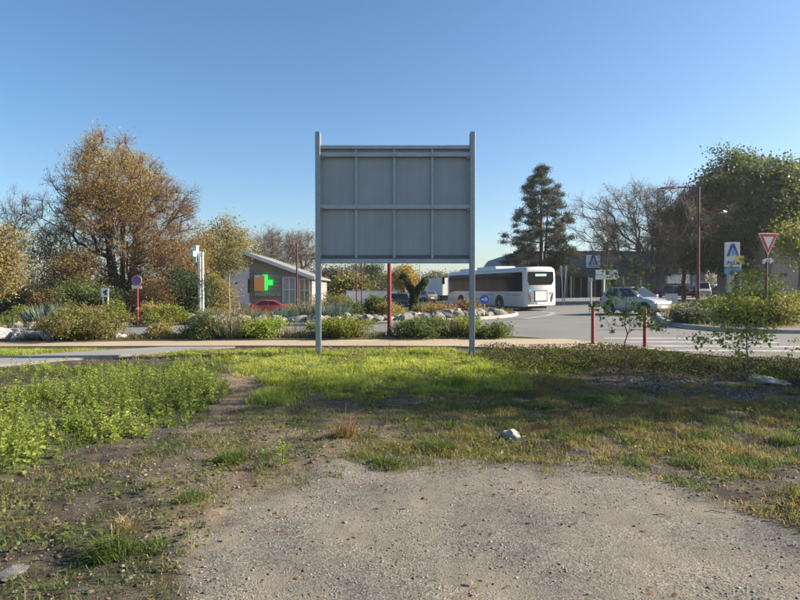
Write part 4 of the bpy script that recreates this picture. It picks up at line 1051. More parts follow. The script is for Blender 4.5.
# ------------------------------------------------------------------ supermarket
M['storeblue'] = mat('blue grey metal cladding', (.085, .115, .135), .6, .1, .12, .8)
M['storedark'] = mat('dark fascia', (.02, .026, .032), .6)
Y = 86; pb = Hf(25, Y)
st = thing('supermarket', 'long dark blue-grey supermarket behind the bus and white car', 'building', (0, Y, pb))
zr = fz(252.5)
MB().prism([(fx(498), -.4), (fx(705), -.4), (fx(705), zr), (fx(514), zr), (fx(503), fz(268)), (fx(498), fz(275))], 0, 26).build('wall', M['storeblue'], st)
MB().box(fx(513.5), fx(705.4), -.25, .3, zr + .003, zr + .2).build('parapet', M['storedark'], st)
MB().box(fx(545), fx(664), -2.2, -.01, fz(276.5), fz(269)).build('canopy', M['storedark'], st)
for q in range(8):
    a = 560 + q * 7.; w_ = MB().box(fx(a), fx(a + 6.2), -.12, -.02, fz(299), fz(277.5)).build('window', M['glass'], st)
    MB().box(fx(a + 6.25), fx(a + 6.95), -.2, -.02, fz(299), fz(277.5)).build('mullion', M['signback'], w_)
for q in range(6):
    a = 567 + q * 17; MB().box(fx(a) - .1, fx(a) + .1, -2.1, -1.9, -.3, fz(276.6)).build('column', M['signback'], st)
MB().box(fx(664.5), fx(686.5), -.9, -.02, fz(283.5), fz(274)).build('white_panel', M['offwhite'], st)
def a_logo(parent, cx, cz, s, y, m1, m2, wd=1.):
    """angular A mark of pale and dark blue strokes"""
    mb = MB()
    mb.prism([(cx - .85 * s, cz - .8 * s), (cx - .22 * s * wd, cz + .95 * s), (cx + .22 * s * wd, cz + .95 * s), (cx + .85 * s, cz - .8 * s), (cx + .5 * s, cz - .8 * s), (cx, cz + .55 * s), (cx - .5 * s, cz - .8 * s)], y - .03, y - .004)
    mb.build('emblem', m1, parent)
    mb = MB(); mb.prism([(cx - .22 * s, cz - .75 * s), (cx, cz + .15 * s), (cx + .22 * s, cz - .75 * s)], y - .03, y - .004)
    mb.prism([(cx - .42 * s, cz - .25 * s), (cx + .42 * s, cz - .25 * s), (cx + .42 * s, cz - .05 * s), (cx - .42 * s, cz - .05 * s)], y - .036, y - .0305); mb.build('emblem_bar', m2, parent)
lo = MB().box(fx(585.5), fx(599.5), -.22, -.02, fz(267.8), fz(255)).build('logo_board', M['offwhite'], st)
a_logo(lo, fx(592.5), fz(260.3), .78, -.22, M['alublue'], M['lightblue'])
text_part('ALDI', .62, M['alublue'], lo, (fx(592.5), -.24, fz(267)))
# pole sign
Y = 44; l0 = at(731, Y); k = Y / FPX; t = thing('pole_sign', 'tall supermarket pole sign with blue letter A on white board', 'sign', l0, R(-4))
zt_ = ztop(242.5, Y) - l0[2]; zb1 = ztop(267, Y) - l0[2]; zc2 = ztop(268, Y) - l0[2]; zd = ztop(274, Y) - l0[2]
MB().box(-2.2 * k, 3 * k, .02, .4, -.1, zt_ - .3).build('mast', M['signback'], t)
f = MB().box(-7 * k, 6.5 * k, -.25, 0, zb1, zt_).build('board', M['offwhite'], t, bevel=.02)
a_logo(f, -.3 * k, zt_ - 8.2 * k, 7 * k, -.25, M['alublue'], M['lightblue'])
text_part('ALDI', 5.6 * k, M['alublue'], f, (-.3 * k, -.27, zb1 + 2.2 * k))
MB().box(-7 * k, 6.5 * k, -.2, 0, zd, zc2).build('lower_board', M['lightblue'], t, bevel=.02)
# beige house at the right edge
M['beige'] = mat('beige render', (.26, .215, .185), .9, 0, .1, 1.2, .2); M['shutter'] = mat('blue grey shutter', (.17, .22, .26), .6)
Y = 52; hx = P(772, 300, Y).x; pb = Hf(hx, Y); hs = thing('house', 'beige rendered house with blue-grey shutters at the right edge', 'building', (hx, Y, pb))
MB().box(0, 11, 0, 9, -.4, 5.4).build('wall', M['beige'], hs)
MB().prism([(-.5, 5.4), (11.5, 5.4), (5.5, 7.6)], -.4, 9.4).build('roof', mat('roof tiles', (.22, .10, .06), .9, 0, .3, 6, .5), hs)
for (a, zc) in ((2.0, 3.9), (5.5, 3.9), (8.6, 3.9)):
    w_ = MB().box(a - .55, a + .55, -.05, -.01, zc - .7, zc + .7).build('window', M['shutter'], hs); MB().box(a - .7, a + .7, -.12, -.055, zc - .82, zc - .72).build('sill', M['kerb'], w_)
MB().box(.5, 1.3, -.03, -.005, 2.15, 2.4).build('vent', M['black'], hs)
# low cream wall and pale sheds under the billboard
Y = 64; x0, x1 = P(346, 300, Y).x, P(397, 300, Y).x; zb0 = Hf(x0, Y); wl = thing('garden_wall', 'low cream wall far behind the red post under the billboard', 'wall', (x0, Y, zb0))
MB().box(0, x1 - x0, 0, .25, -.3, ztop(291, Y) - zb0).build('wall', M['wallwhite'], wl); MB().box(-.05, x1 - x0 + .05, -.05, .3, ztop(291, Y) - zb0 + .002, ztop(290.2, Y) - zb0).build('coping', M['kerb'], wl)
# white utility box
Y = 46; l0 = at(671.5, Y); k = Y / FPX; t = thing('utility_box', 'small white utility cabinet right of the white car', 'cabinet', l0)
MB().box(-5 * k, 5 * k, -.2, .2, -.05, .82).build('body', M['offwhite'], t, bevel=.03); MB().box(-5.3 * k, 5.3 * k, -.24, .24, .823, .88).build('lid', M['wallwhite'], t, bevel=.015); MB().box(-.012, .012, -.206, -.2015, .08, .78).build('door_seam', M['signback'], t)

# ------------------------------------------------------------------ vehicles (local +y is forwards)
def wheel(parent, x, y, r, w):
    """a wheel with its axle along x"""
    ty = MB(); pts = [(-w / 2, r * .86), (-w * .42, r), (w * .42, r), (w / 2, r * .86), (w / 2, r * .6), (-w / 2, r * .6)]
    nseg = 24; rings = []
    for k in range(nseg):
        t = 2 * math.pi * k / nseg; rings.append([(x + a, y + b_ * math.cos(t), r + b_ * math.sin(t)) for a, b_ in pts])
    rings.append(rings[0]); ty.loft(rings, cap=False); o = MB().tube([(x - w * .3, y, r), (x + w * .3, y, r)], r * .2, 12).build('wheel', M['black'], parent)
    ty.build('tyre', M['tyre'], o, smooth=True); rm = MB(); s = 1 if x > 0 else -1
    rm.tube([(x + s * w * .1, y, r), (x + s * w * .42, y, r)], [r * .59, r * .56], 20)
    for k in range(5):
        t = 2 * math.pi * k / 5; rm.tube([(x + s * w * .43, y + r * .1 * math.cos(t), r + r * .1 * math.sin(t)), (x + s * w * .44, y + r * .55 * math.cos(t), r + r * .55 * math.sin(t))], [r * .09, r * .07], 6)
    rm.build('rim', M['rim'], o); return o
def car(name, label, loc, rz, paint, L=4.1, W=1.74, Hc=1.47, group=None, cat='car', style='hatch'):
    t = thing(name, label, cat, loc, rz, group); hw = W / 2
    if style == 'van':
        st_ = [(-L / 2, .34, .85, .9), (-L / 2 + .06, .26, 1.0, .97), (-L * .3, .2, 1.02, 1), (L * .2, .2, 1.02, 1), (L * .30, .2, 1.0, .99), (L * .43, .22, .88, .95), (L / 2 - .04, .27, .72, .86), (L / 2, .36, .62, .78)]
        gb = (-L / 2 + .04, L * .31); gt = (-L / 2 + .12, L * .16)
    elif style == 'sedan':
        st_ = [(-L / 2, .36, .78, .82), (-L / 2 + .1, .26, .92, .92), (-L * .3, .2, .96, .99), (0, .18, .93, 1), (L * .2, .2, .91, .99), (L * .36, .2, .8, .95), (L / 2 - .08, .24, .66, .84), (L / 2, .34, .56, .72)]
        gb = (-L * .40, L * .26); gt = (-L * .17, L * .05)
    else:
        st_ = [(-L / 2, .36, .82, .84), (-L / 2 + .08, .26, .95, .94), (-L * .3, .2, .97, 1), (0, .18, .95, 1), (L * .2, .2, .93, .99), (L * .34, .2, .86, .96), (L / 2 - .1, .24, .72, .86), (L / 2, .34, .6, .74)]
        gb = (-L / 2 + .1, L * .29); gt = (-L * .40, L * .04)
    rings = []
    for y, zl, zh, f in st_:
        w = hw * f; rings.append([(-w * .86, y, zl), (-w * .98, y, zl + .12), (-w, y, zl + (zh - zl) * .6), (-w * .93, y, zh), (-w * .5, y, zh + .035), (w * .5, y, zh + .035), (w * .93, y, zh), (w, y, zl + (zh - zl) * .6), (w * .98, y, zl + .12), (w * .86, y, zl)])
    body = MB().loft(rings).build('body', paint, t, smooth=True, bevel=.02)
    zb = .9 if style != 'van' else .98; wb, wt = hw * .9, hw * .72 if style != 'van' else hw * .8
    B = [(-wb, gb[0], zb), (wb, gb[0], zb), (wb, gb[1], zb - .02), (-wb, gb[1], zb - .02)]; Tt = [(-wt, gt[0], Hc - .03), (wt, gt[0], Hc - .03), (wt, gt[1], Hc), (-wt, gt[1], Hc)]
    cab = MB(); cab.v = B + Tt; cab.f = [(0, 3, 2, 1), (4, 5, 6, 7), (0, 1, 5, 4), (1, 2, 6, 5), (2, 3, 7, 6), (3, 0, 4, 7)]; cabin = cab.build('cabin', paint, t, smooth=True, bevel=.05, seg=3)
    def pane(nm, a, b_, c_, d, u0, u1, v0, v1):
        a, b_, c_, d = map(Vector, (a, b_, c_, d)); nn = (b_ - a).cross(d - a).normalized() * .012
        f = lambda u, v: a.lerp(b_, u).lerp(d.lerp(c_, u), v) + nn
        mb = MB(); q = [f(u0, v0), f(u1, v0), f(u1, v1), f(u0, v1)]; mb.loft([[p for p in q], [p - nn * 1.8 for p in q]]); return mb.build(nm, M['carglass'], cabin)
    pane('windscreen', B[2], B[3], Tt[3], Tt[2], .07, .93, .08, .9)
    pane('rear_window', B[0], B[1], Tt[1], Tt[0], .1, .9, .25 if style != 'van' else .35, .88)
    for (a, b_, c_, d) in ((B[1], B[2], Tt[2], Tt[1]), (B[3], B[0], Tt[0], Tt[3])):
        rev = a == B[3]
        for (u0, u1) in (((.1, .46), (.5, .9)) if style != 'van' else ((.72, .95), (.72, .73))):
            if rev: u0, u1 = 1 - u1, 1 - u0
            if u1 - u0 > .05: pane('side_window', a, b_, c_, d, u0, u1, .12, .88)
    wr = .31
    for s in (-1, 1):
        for y in (-L * .31, L * .31):
            MB().prism(disc(y, wr + .02, wr + .07, 20), s * (hw - .16), s * (hw + .004), 'x').build('wheel_arch', M['black'], t)
            wheel(t, s * (hw - .08), y, wr, .2)
        MB().box(s * hw * .72 - .16, s * hw * .72 + .16, L / 2 - .2, L / 2 - .05, .60, .74).build('headlight', M['lens'], t, bevel=.02)
        MB().box(s * hw * .8 - .1, s * hw * .8 + .1, -L / 2 - .012, -L / 2 + .1, .68, .88).build('tail_light', M['tail'], t, bevel=.02)
        MB().box(s * (hw + .02) - .07, s * (hw + .02) + .07, L * .2, L * .2 + .1, .94, 1.06).build('mirror', paint, t, bevel=.02)
        MB().box(s * (hw + .003) - .012, s * (hw + .003) + .012, -.12, .06, .80, .83).build('door_handle', M['black'], t)
    MB().box(-.26, .26, L / 2 - .01, L / 2 + .012, .38, .49).build('number_plate', M['white'], t); MB().box(-.26, .26, -L / 2 - .014, -L / 2 + .01, .5, .61).build('number_plate', M['white'], t)
    MB().box(-hw * .6, hw * .6, L / 2 - .06, L / 2 + .006, .24, .34).build('grille', M['black'], t); return t
l0 = at(635, 33)
car('parked_car', 'silver-white hatchback car crossing the road behind the slim sapling', (l0[0], l0[1], l0[2]), R(-148), M['carwhite'], 3.55, 1.62, 1.5)
l0 = at(266, 48)
car('red_car', 'low red car parked in front of the pharmacy', (l0[0], 48, Hf(l0[0], 48) + .01), R(92), M['carred'], 4.2, Hc=1.36, style='sedan')
for px, Y, rz, pm, sty, lab in ((701.5, 72, -20, 'carwhite', 'van', 'white van parked beyond the maroon street lamp'), (684, 73, 8, 'carblack', 'hatch', 'black car parked left of the white van'),
                                (671.5, 75, 4, 'cargrey', 'hatch', 'dark grey car parked left of the black one'), (722, 76, 60, 'carblack', 'hatch', 'dark car half hidden below the supermarket pole sign'),
                                (392, 60, 80, 'carblack', 'hatch', 'dark car by the cream wall behind the red post'), (424, 78, 30, 'cargrey', 'hatch', 'grey car far left of the bus')):
    l0 = at(px, Y)
    if sty == 'van': car('van', lab, l0, R(rz + 180), M[pm], 4.4, 1.8, 1.82, style='van', cat='van')
    else: car('parked_car', lab, l0, R(rz), M[pm], 4.1)
# white lorry beyond the bus
l0 = at(440, 84); t = thing('lorry', 'white box lorry in the distance just left of the bus', 'lorry', l0, R(20))
MB().box(-1.15, 1.15, -3.4, 1.6, .75, 3.1).build('box_body', M['offwhite'], t, bevel=.04); MB().box(-1.05, 1.05, 1.65, 3.1, .5, 2.5).build('cab', M['white'], t, bevel=.12, seg=3)
MB().box(-.95, .95, 3.09, 3.12, 1.45, 2.25).build('windscreen', M['glass'], t); MB().box(-.95, .95, -3.2, 3., .42, .74).build('chassis', M['black'], t)
for s in (-1, 1):
    for y in (-2.2, 2.3): wheel(t, s * .95, y, .42, .28)

# the bus, seen from its rear left corner
rx_, ry_ = P(541, 300, 40.3).x, 40.3
th = R(21); fw = Vector((-math.sin(th), math.cos(th))); LB, WB, HB = 12., 2.5, 3.02
cxy = Vector((rx_, ry_)) + fw * LB / 2
bus = thing('bus', 'white single-deck bus with dark windows turning behind the roundabout', 'bus', (cxy.x, cxy.y, Z(cxy.x, cxy.y)), th)
bus.rotation_euler = (math.atan(.02 * math.cos(th)) * 0, -math.atan(.02 * math.cos(th)), th)
hw = WB / 2; rings = []
for y, sx, top, bot in ((-LB / 2, .90, -.16, .42), (-LB / 2 + .06, .965, -.06, .36), (-LB / 2 + .2, 1, 0, .32), (LB / 2 - .35, 1, 0, .3), (LB / 2 - .12, .97, -.08, .32), (LB / 2, .9, -.25, .4)):
    w = hw * sx; h = HB + top; rings.append([(-w * .96, y, bot), (-w, y, bot + .12), (-w, y, 1.2), (-w * .985, y, h - .34), (-w * .93, y, h - .14), (-w * .78, y, h - .03), (0, y, h), (w * .78, y, h - .03), (w * .93, y, h - .14), (w * .985, y, h - .34), (w, y, 1.2), (w, y, bot + .12), (w * .96, y, bot)])
body = MB().loft(rings).build('body', M['buswhite'], bus, smooth=True)
for s in (-1, 1):
    ys = [-LB / 2 + .28, -3.9, -2.2, -.5, 1.2, 2.9, 4.4, LB / 2 - .5]
    for a, c_ in zip(ys[:-1], ys[1:]):
        mb = MB(); zt0 = 2.66; xx = s * (hw + .006)
        mb.prism([(a + .012, 1.36), (c_ - .012, 1.36 if c_ < 5 else 1.2), (c_ - .012, zt0), (a + .012, zt0)], s * (hw - .06), xx, 'x'); mb.build('window', M['glass'], bus)
    for y in (-2.7, 3.35):
        MB().prism(disc(y, .52, .60, 22), s * (hw - .3), s * (hw + .004), 'x').build('wheel_arch', M['black'], bus); wheel(bus, s * (hw - .13), y, .48, .3)
    for zz, y0, y1 in ((1.17, -5.5, -3.5), (1.08, -5.5, -3.5), (1.17, -1.9, 2.5), (1.08, -1.9, 2.5), (1.17, 4.1, 5.4)):
        MB().box(*sorted((s * (hw - .02), s * (hw + .005))), y0, y1, zz - .025, zz + .02).build('stripe', M['teal'], bus)
    for y in (-4.9, -3.9, -1.2, .6, 2.1):
        MB().box(*sorted((s * (hw - .02), s * (hw + .003))), y - .008, y + .008, .42, 1.3).build('panel_seam', M['signback'], bus)
    # crescent tail lights
    yb = -LB / 2; mb = MB(); poly = []
    for k in range(9):
        q = k / 8; poly.append((s * (1.02 - .05 * math.sin(math.pi * q) - .16 * (1 - q) ** 2), .62 + .62 * q))
    inner = [(x_ - s * (.13 * math.sin(math.pi * (.1 + .8 * i / 8))), z_) for i, (x_, z_) in enumerate(poly)]
    mb.prism(poly + inner[::-1], yb - .015, yb + .1); o = mb.build('tail_light', M['black'], bus)
    for zz, mm in ((.86, 'tail'), (1.05, 'tail')): MB().prism(disc(s * .93, zz, .045, 12), yb - .022, yb - .016).build('lens', M[mm], o)
    MB().tube([(s * hw * .97, LB / 2 - .1, 2.62), (s * (hw + .22), LB / 2 + .2, 2.55)], .03, 6).build('mirror_arm', M['black'], bus); MB().box(*sorted((s * (hw + .12), s * (hw + .34))), LB / 2 + .1, LB / 2 + .25, 1.95, 2.55).build('mirror', M['black'], bus, bevel=.04)
yb = -LB / 2
MB().prism([(-1.0, 2.66), (1.0, 2.66), (1.03, 2.05), (.88, 1.78), (-.88, 1.78), (-1.03, 2.05)], yb - .012, yb + .12).build('rear_window', M['glass'], bus)
MB().box(-.42, .46, yb - .018, yb - .0135, 2.36, 2.52).build('destination_display', mat('display pale', (.45, .62, .58), .4), bus)
hatch = MB().box(-.52, .52, yb - .02, yb + .05, .66, 1.42).build('engine_hatch', M['black'], bus, bevel=.02)
MB().box(-.45, .45, yb - .032, yb - .022, .72, 1.36).build('hatch_panel', M['offwhite'], hatch)
MB().box(-.3, .3, yb - .03, yb + .05, .5, .61).build('number_plate', M['white'], bus); MB().box(-1.05, 1.05, yb - .03, yb + .1, .36, .46).build('bumper', M['offwhite'], bus, bevel=.02)
MB().box(-.92, -.75, yb - .012, yb - .0, 1.3, 1.52).build('sticker', M['lightblue'], bus); MB().box(.72, .95, yb - .012, yb - .0, 1.14, 1.3).build('sticker', M['signback'], bus)
MB().box(-.8, .8, LB / 2 - .02, LB / 2 + .02, 1.0, 2.6).build('windscreen', M['glass'], bus)
for y0, y1, hh_ in ((-1.5, 1.4, .17), (2.6, 4.3, .14)): MB().box(-.85, .85, y0, y1, HB - .05, HB + hh_).build('roof_unit', M['offwhite'], bus, bevel=.06)
MB().box(-1.0, 1.0, -5.2, 5.2, .16, .34).build('underbody', M['black'], bus)

# ------------------------------------------------------------------ trees standing to the right of the frame, whose shade falls on the foreground
for i, (x, y, h, w, lab) in enumerate(((15.6, 10.4, 10.5, 4.0, 'leafy roadside tree out of frame to the right, shading the bare soil'),)):
    r_ = np.random.default_rng(400 + i); T = env_points(r_, 190, (0, 0, h * .6), (w / 2, w / 2, h * .38), .5, .2)
    tree('roadside_tree', lab, 'tree', (x, y, Z(x, y) - .05), .2, (0, 0, h * .5), T, M['bark'], LM['olive'], 410 + i, leaves=42, lsize=.17, sigma=.45, twigs=4, twig_len=.9)

# ------------------------------------------------------------------ saplings in the foreground
def sapling(name, label, px, py_base, top_py, seed, clumps, leafm, lsize, r0, bark='bark', lw=.8, sigma=.06, twigs=4):
    g = G(px, py_base); Y = g.y; b0 = (g.x, g.y, Z(g.x, g.y) - .02); k = Y / FPX; r = np.random.default_rng(seed); h = ztop(top_py, Y) - b0[2]
    T = []; 
    for (cx, cy, sx, sy, n_) in clumps:
        for _ in range(n_): T.append(((cx - px) * k + r.normal() * sx * k, r.normal() * max(sx, 8) * k * .8, (ztop(cy, Y) - b0[2]) + r.normal() * sy * k))
    T = np.array(T); T = T[T[:, 2] > .12]
    return tree(name, label, 'sapling', b0, r0, (0, 0, h * .72), T, M[bark], leafm, seed, leaves=1, lsize=lsize, sigma=sigma, twigs=twigs, twig_len=.14, twig_r=.0022, step=.16, wpath=.5, lw=lw, attach=.12, axis_bias=(0, 0, -.5))
LM['sap1'] = leafmat('slim sapling leaves', [(.08, .115, .03), (.15, .2, .045), (.25, .28, .07)], .5)
LM['sap2'] = leafmat('leafy sapling leaves', [(.1, .135, .03), (.2, .24, .05), (.31, .32, .085), (.35, .27, .1)], .52)
_tree = tree
def tree(*a, **k):                  # saplings: several leaves for every twig
    if a[2] == 'sapling': k['leaves'] = 7
    return _tree(*a, **k)
sapling('sapling', 'slim young sapling with a thin bare stem before the white car', 625, 381, 262, 501,
        ((612, 272, 3, 6, 7), (637, 274, 3.5, 8, 8), (618, 285, 5, 5, 5), (600, 302, 8, 6, 9), (625, 308, 10, 6, 12), (640, 310, 8, 7, 9), (645, 325, 7, 5, 6), (610, 316, 8, 4, 6)), LM['sap1'], .07, .011, 'barkgrey', sigma=.05)
sapling('sapling', 'bushy yellow-green sapling in front of the right verge', 747, 388, 258, 502,
        ((738, 275, 8, 10, 12), (752, 268, 8, 7, 9), (765, 292, 12, 10, 18), (735, 300, 14, 10, 22), (720, 312, 14, 8, 16), (755, 315, 16, 10, 24), (742, 330, 18, 8, 22), (712, 338, 16, 3, 12), (772, 334, 14, 5, 12), (745, 352, 14, 8, 14), (752, 372, 12, 7, 12)), LM['sap2'], .062, .014, 'barkgrey', sigma=.06)

# ------------------------------------------------------------------ low vegetation: nobody could count it
def scatter(n_, y0, y1, r, xpad=1.08):
    """points on the near ground inside the view wedge, evenly spread over the area"""
    y = np.sqrt(r.uniform(y0 ** 2, y1 ** 2, n_)); x = r.uniform(-1, 1, n_) * (.667 * y * xpad + .4)
    return x, y
def mask(x, y, poly, w=4):
    px, py = proj(x, y); return soft(px, py, poly, w, x, y)
def onpath(x, y): return inpoly(x, y, path_poly)
def ground_pts(x, y): return np.stack([x, y, Hn(x, y)], 1)
def grass(name, label, x, y, h, w, lean, m, r, cat='grass', droop=0.):
    V, q, t = blades(ground_pts(x, y) - np.array([0, 0, .01]), h, w, lean, r, droop=droop)
    cl = fbm(x, y, .5, 3); rn = np.clip(.5 * (cl - .3) / .4 + .5 * r.random(len(x)), 0, 1)
    return tag(np_mesh(name, V, [q, t], m, rnd=np.concatenate([rn, rn])), label, cat, kind='stuff')
r_ = np.random.default_rng(600)
# bright meadow in the middle, thinning into dirt
x, y = scatter(330000, 8, 16.2, r_); k = mask(x, y, lawn_poly, 5); tuft = fbm(x, y, .45, 0)
lft = inpoly(x, y, [(-16, 12), (-9.6, 15.0), (-7.6, 16.65), (-16, 16.65)])
rim = (y > 14.6) & (y < 16.4) & (x < 3.2) & ~onpath(x, y)
keep = (r_.random(len(x)) < np.maximum.reduce([k * np.clip(.25 + (tuft - .33) * 4, .1, 1), lft * .8, rim * .35])) & ~onpath(x, y) & (y < np.where(x < 1.5, 16.68, 15.3))
x, y = x[keep], y[keep]
h = r_.uniform(.05, .16, len(x)) * (.1 + 2.0 * np.clip(fbm(x, y, .6, 2) - .12, 0, 1)) * np.where(y > 14.9, .65, 1)
grass('meadow_grass', 'bright green sunlit grass around the billboard posts', x, y, h, .009, r_.uniform(.2, .9, len(x)), LM['grass'], r_)
# straw among it along the pavement
x, y = scatter(60000, 13.6, 16.4, r_); keep = (y < np.where(x < 1.5, 16.68, 15.3)) & ~onpath(x, y) & (r_.random(len(x)) < .5 * fbm(x, y, .5, 1) * (x > -9)); x, y = x[keep], y[keep]
grass('verge_straw', 'short ochre straw along the edge of the pavement', x, y, r_.uniform(.03, .12, len(x)), .008, r_.uniform(.3, 1.1, len(x)), LM['straw'], r_)
# right: dry yellow-green grass
x, y = scatter(520000, 3.2, 12.5, r_); k = mask(x, y, dry_poly, 13); tuft = fbm(x, y, .38, 1)
keep = r_.random(len(x)) < k * np.clip((tuft - .30) * 4.2, .06, 1); xk, yk = x[keep], y[keep]; gsel = fbm(xk, yk, .55, 2) > .56
for nm, lab, sel, mm, hs in (('dry_grass', 'dry yellowish grass right of the gravel patch', ~gsel, 'drygrass', 1.), ('tuft_grass', 'green grass tufts among the dry grass at right', gsel, 'grassdull', 1.2)):
    xs, ys = xk[sel], yk[sel]; h = r_.uniform(.02, .085, len(xs)) * (.3 + 1.5 * fbm(xs, ys, .5, 0)) * hs
    grass(nm, lab, xs, ys, h, .0065, r_.uniform(.3, 1.2, len(xs)), LM[mm], r_)
# scattered blades on the soil at left and in the middle lot
x, y = scatter(260000, 2.7, 12.5, r_); px, py = proj(x, y)
k = ((r_.random(len(x)) > .97 * soft(px, py, gravel_poly, 15, x, y))) * (px < 520); tuft = fbm(x, y, .30, 3)
keep = (r_.random(len(x)) < k * np.clip((tuft - .40) * 3.4, .04, .9)) & ~onpath(x, y) & (r_.random(len(x)) > .75 * mask(x, y, dirt_poly)); x, y = x[keep], y[keep]
sel = (fbm(x, y, .4, 1) > .42) | (r_.random(len(x)) < .45)
for nm, lab, s_, mm in (('soil_grass', 'sparse dull green blades on the dark soil at left', sel, 'grassdull'), ('soil_straw', 'withered straw strewn over the dark soil at left', ~sel, 'ochre')):
    xs, ys = x[s_], y[s_]; grass(nm, lab, xs, ys, r_.uniform(.02, .085, len(xs)), .006, r_.uniform(.4, 1.5, len(xs)), LM[mm], r_)
# lush weeds at left
LM['weed2'] = leafmat('olive weed leaves', [(.075, .10, .03), (.16, .19, .055), (.27, .265, .1), (.30, .24, .12)], .45)
def weeds(name, label, x, y, hgt, m, r, nleaf=16, lsz=.055, cat='weeds'):
    n_ = len(x); base = ground_pts(x, y); lean = r.normal(size=(n_, 2)) * .16; Hh = hgt
    t = np.tile((np.arange(nleaf) + .6) / nleaf, n_); pid = np.repeat(np.arange(n_), nleaf); t = np.clip(t + r.normal(size=len(t)) * .04, .03, 1)
    a = np.tile(np.arange(nleaf) * 2.4, n_) + np.repeat(r.random(n_) * 6.28, nleaf)
    pos = base[pid] + np.stack([lean[pid, 0] * t * Hh[pid], lean[pid, 1] * t * Hh[pid], t * Hh[pid]], 1)
    ax = unit(np.stack([np.cos(a), np.sin(a), .15 + .8 * t ** 3 + r.normal(size=len(t)) * .25], 1))
    L = lsz * (1.25 - .75 * t) * r.uniform(.7, 1.3, len(t)); Vl, Fl = leaf_quads(pos, ax, L, L * .55, r)
    top = base + np.stack([lean[:, 0] * Hh, lean[:, 1] * Hh, Hh], 1); Vs, Fs = frusta(base - np.array([0, 0, .02]), top, np.full(n_, .0035), np.full(n_, .0015), 3)
    V, F, _ = join([(Vl, [Fl], 0), (Vs, [Fs], 0)]); cl = r.random(n_); rn = np.concatenate([np.clip(.5 * cl[pid] + .5 * r.random(len(t)), 0, 1), np.repeat(cl * .5, 3)])
    return tag(np_mesh(name, V, F, m, rnd=rn), label, cat, kind='stuff')
x, y = scatter(22000, 5.0, 15.9, r_, 1.12); k = mask(x, y, weed_poly, 14); cl_ = fbm(x, y, .48, 2); keep = (r_.random(len(x)) < k ** 1.5 * np.clip((cl_ - .33) * 5, .08, 1)) & ~onpath(x, y); x, y, cl_, kk_ = x[keep], y[keep], cl_[keep], k[keep]
h = (.11 + .85 * np.clip(cl_ - .36, 0, .45)) * r_.uniform(.45, 1.45, len(x)) * np.clip(1.3 - .115 * (y - 6), .28, 1.3) * (.45 + .8 * vnoise(x, y, 1.1, 5)) * np.clip(.35 + .65 * kk_, .3, 1)
sp2 = r_.random(len(x)) < .35
weeds('lush_weeds', 'lush sunlit green weeds filling the left side', x[~sp2], y[~sp2], h[~sp2], LM['weed'], r_, 20, .054)
weeds('tall_weeds', 'taller olive weeds standing among the lush ones at left', x[sp2], y[sp2], h[sp2] * 1.25, LM['weed2'], r_, 22, .04)
ds = r_.random(len(x)) < .05
weeds('dead_stems', 'dry brown stems among the weeds at left', x[ds], y[ds], h[ds] * 1.35, LM['rust'], r_, 7, .03)
x, y = scatter(7000, 8, 15.6, r_); k = mask(x, y, lawn_poly, 6); keep = r_.random(len(x)) < k * np.clip((fbm(x, y, .5, 1) - .45) * 4, 0, 1); x, y = x[keep], y[keep]
weeds('meadow_weeds', 'leafy weeds scattered in the bright grass', x, y, r_.uniform(.05, .24, len(x)), LM['weed2'], r_, 16, .05)
x, y = scatter(90000, 5.0, 16, r_, 1.12); k = mask(x, y, weed_poly, 5); keep = (r_.random(len(x)) < k * .75) & ~onpath(x, y); x, y = x[keep], y[keep]
grass('weed_grass', 'short green grass under the weeds at left', x, y, r_.uniform(.04, .15, len(x)), .008, r_.uniform(.2, 1., len(x)), LM['grassdull'], r_)
# low creeping cover along the road at right
x, y = scatter(190000, 9.5, 15.4, r_, 1.15); k = mask(x, y, cover_poly, 2); keep = (r_.random(len(x)) < k) & ~inpoly(x, y, pave_poly); x, y = x[keep], y[keep]
hh = (.10 + .26 * fbm(x, y, .8, 0)); pos = ground_pts(x, y); pos[:, 2] += hh * r_.random(len(x)) ** .6
ax = unit(np.stack([r_.normal(size=len(x)), r_.normal(size=len(x)), .25 + r_.normal(size=len(x)) * .4], 1)); Lf = r_.uniform(.022, .05, len(x))
Vl, Fl = leaf_quads(pos, ax, Lf, Lf * .7, r_); tag(np_mesh('ground_cover', Vl, [Fl], LM['cover'], rnd=np.clip(.6 * (fbm(x, y, .4, 2) - .25) / .5 + .4 * r_.random(len(x)), 0, 1)), 'dark low creeping cover along the road at right', 'ground cover', kind='stuff')
# creeping leaves dotted in the dry grass and the soil
x, y = scatter(90000, 2.9, 12, r_); px, py = proj(x, y); keep = (r_.random(len(x)) < np.clip((fbm(x, y, .42, 4 - 1) - .56) * 5, 0, .75)) & (r_.random(len(x)) > .97 * soft(px, py, gravel_poly, 15, x, y)) & ~onpath(x, y) & (r_.random(len(x)) > .8 * mask(x, y, dirt_poly)); x, y = x[keep], y[keep]
pos = ground_pts(x, y); pos[:, 2] += .01 + .05 * r_.random(len(x)); ax = unit(np.stack([r_.normal(size=len(x)), r_.normal(size=len(x)), .35 + .3 * r_.normal(size=len(x))], 1)); Lf = r_.uniform(.02, .05, len(x))
Vl, Fl = leaf_quads(pos, ax, Lf, Lf * .6, r_); tag(np_mesh('clover', Vl, [Fl], LM['grassdull'], rnd=r_.random(len(x))), 'small creeping leaves dotted over soil and dry grass', 'clover', kind='stuff')
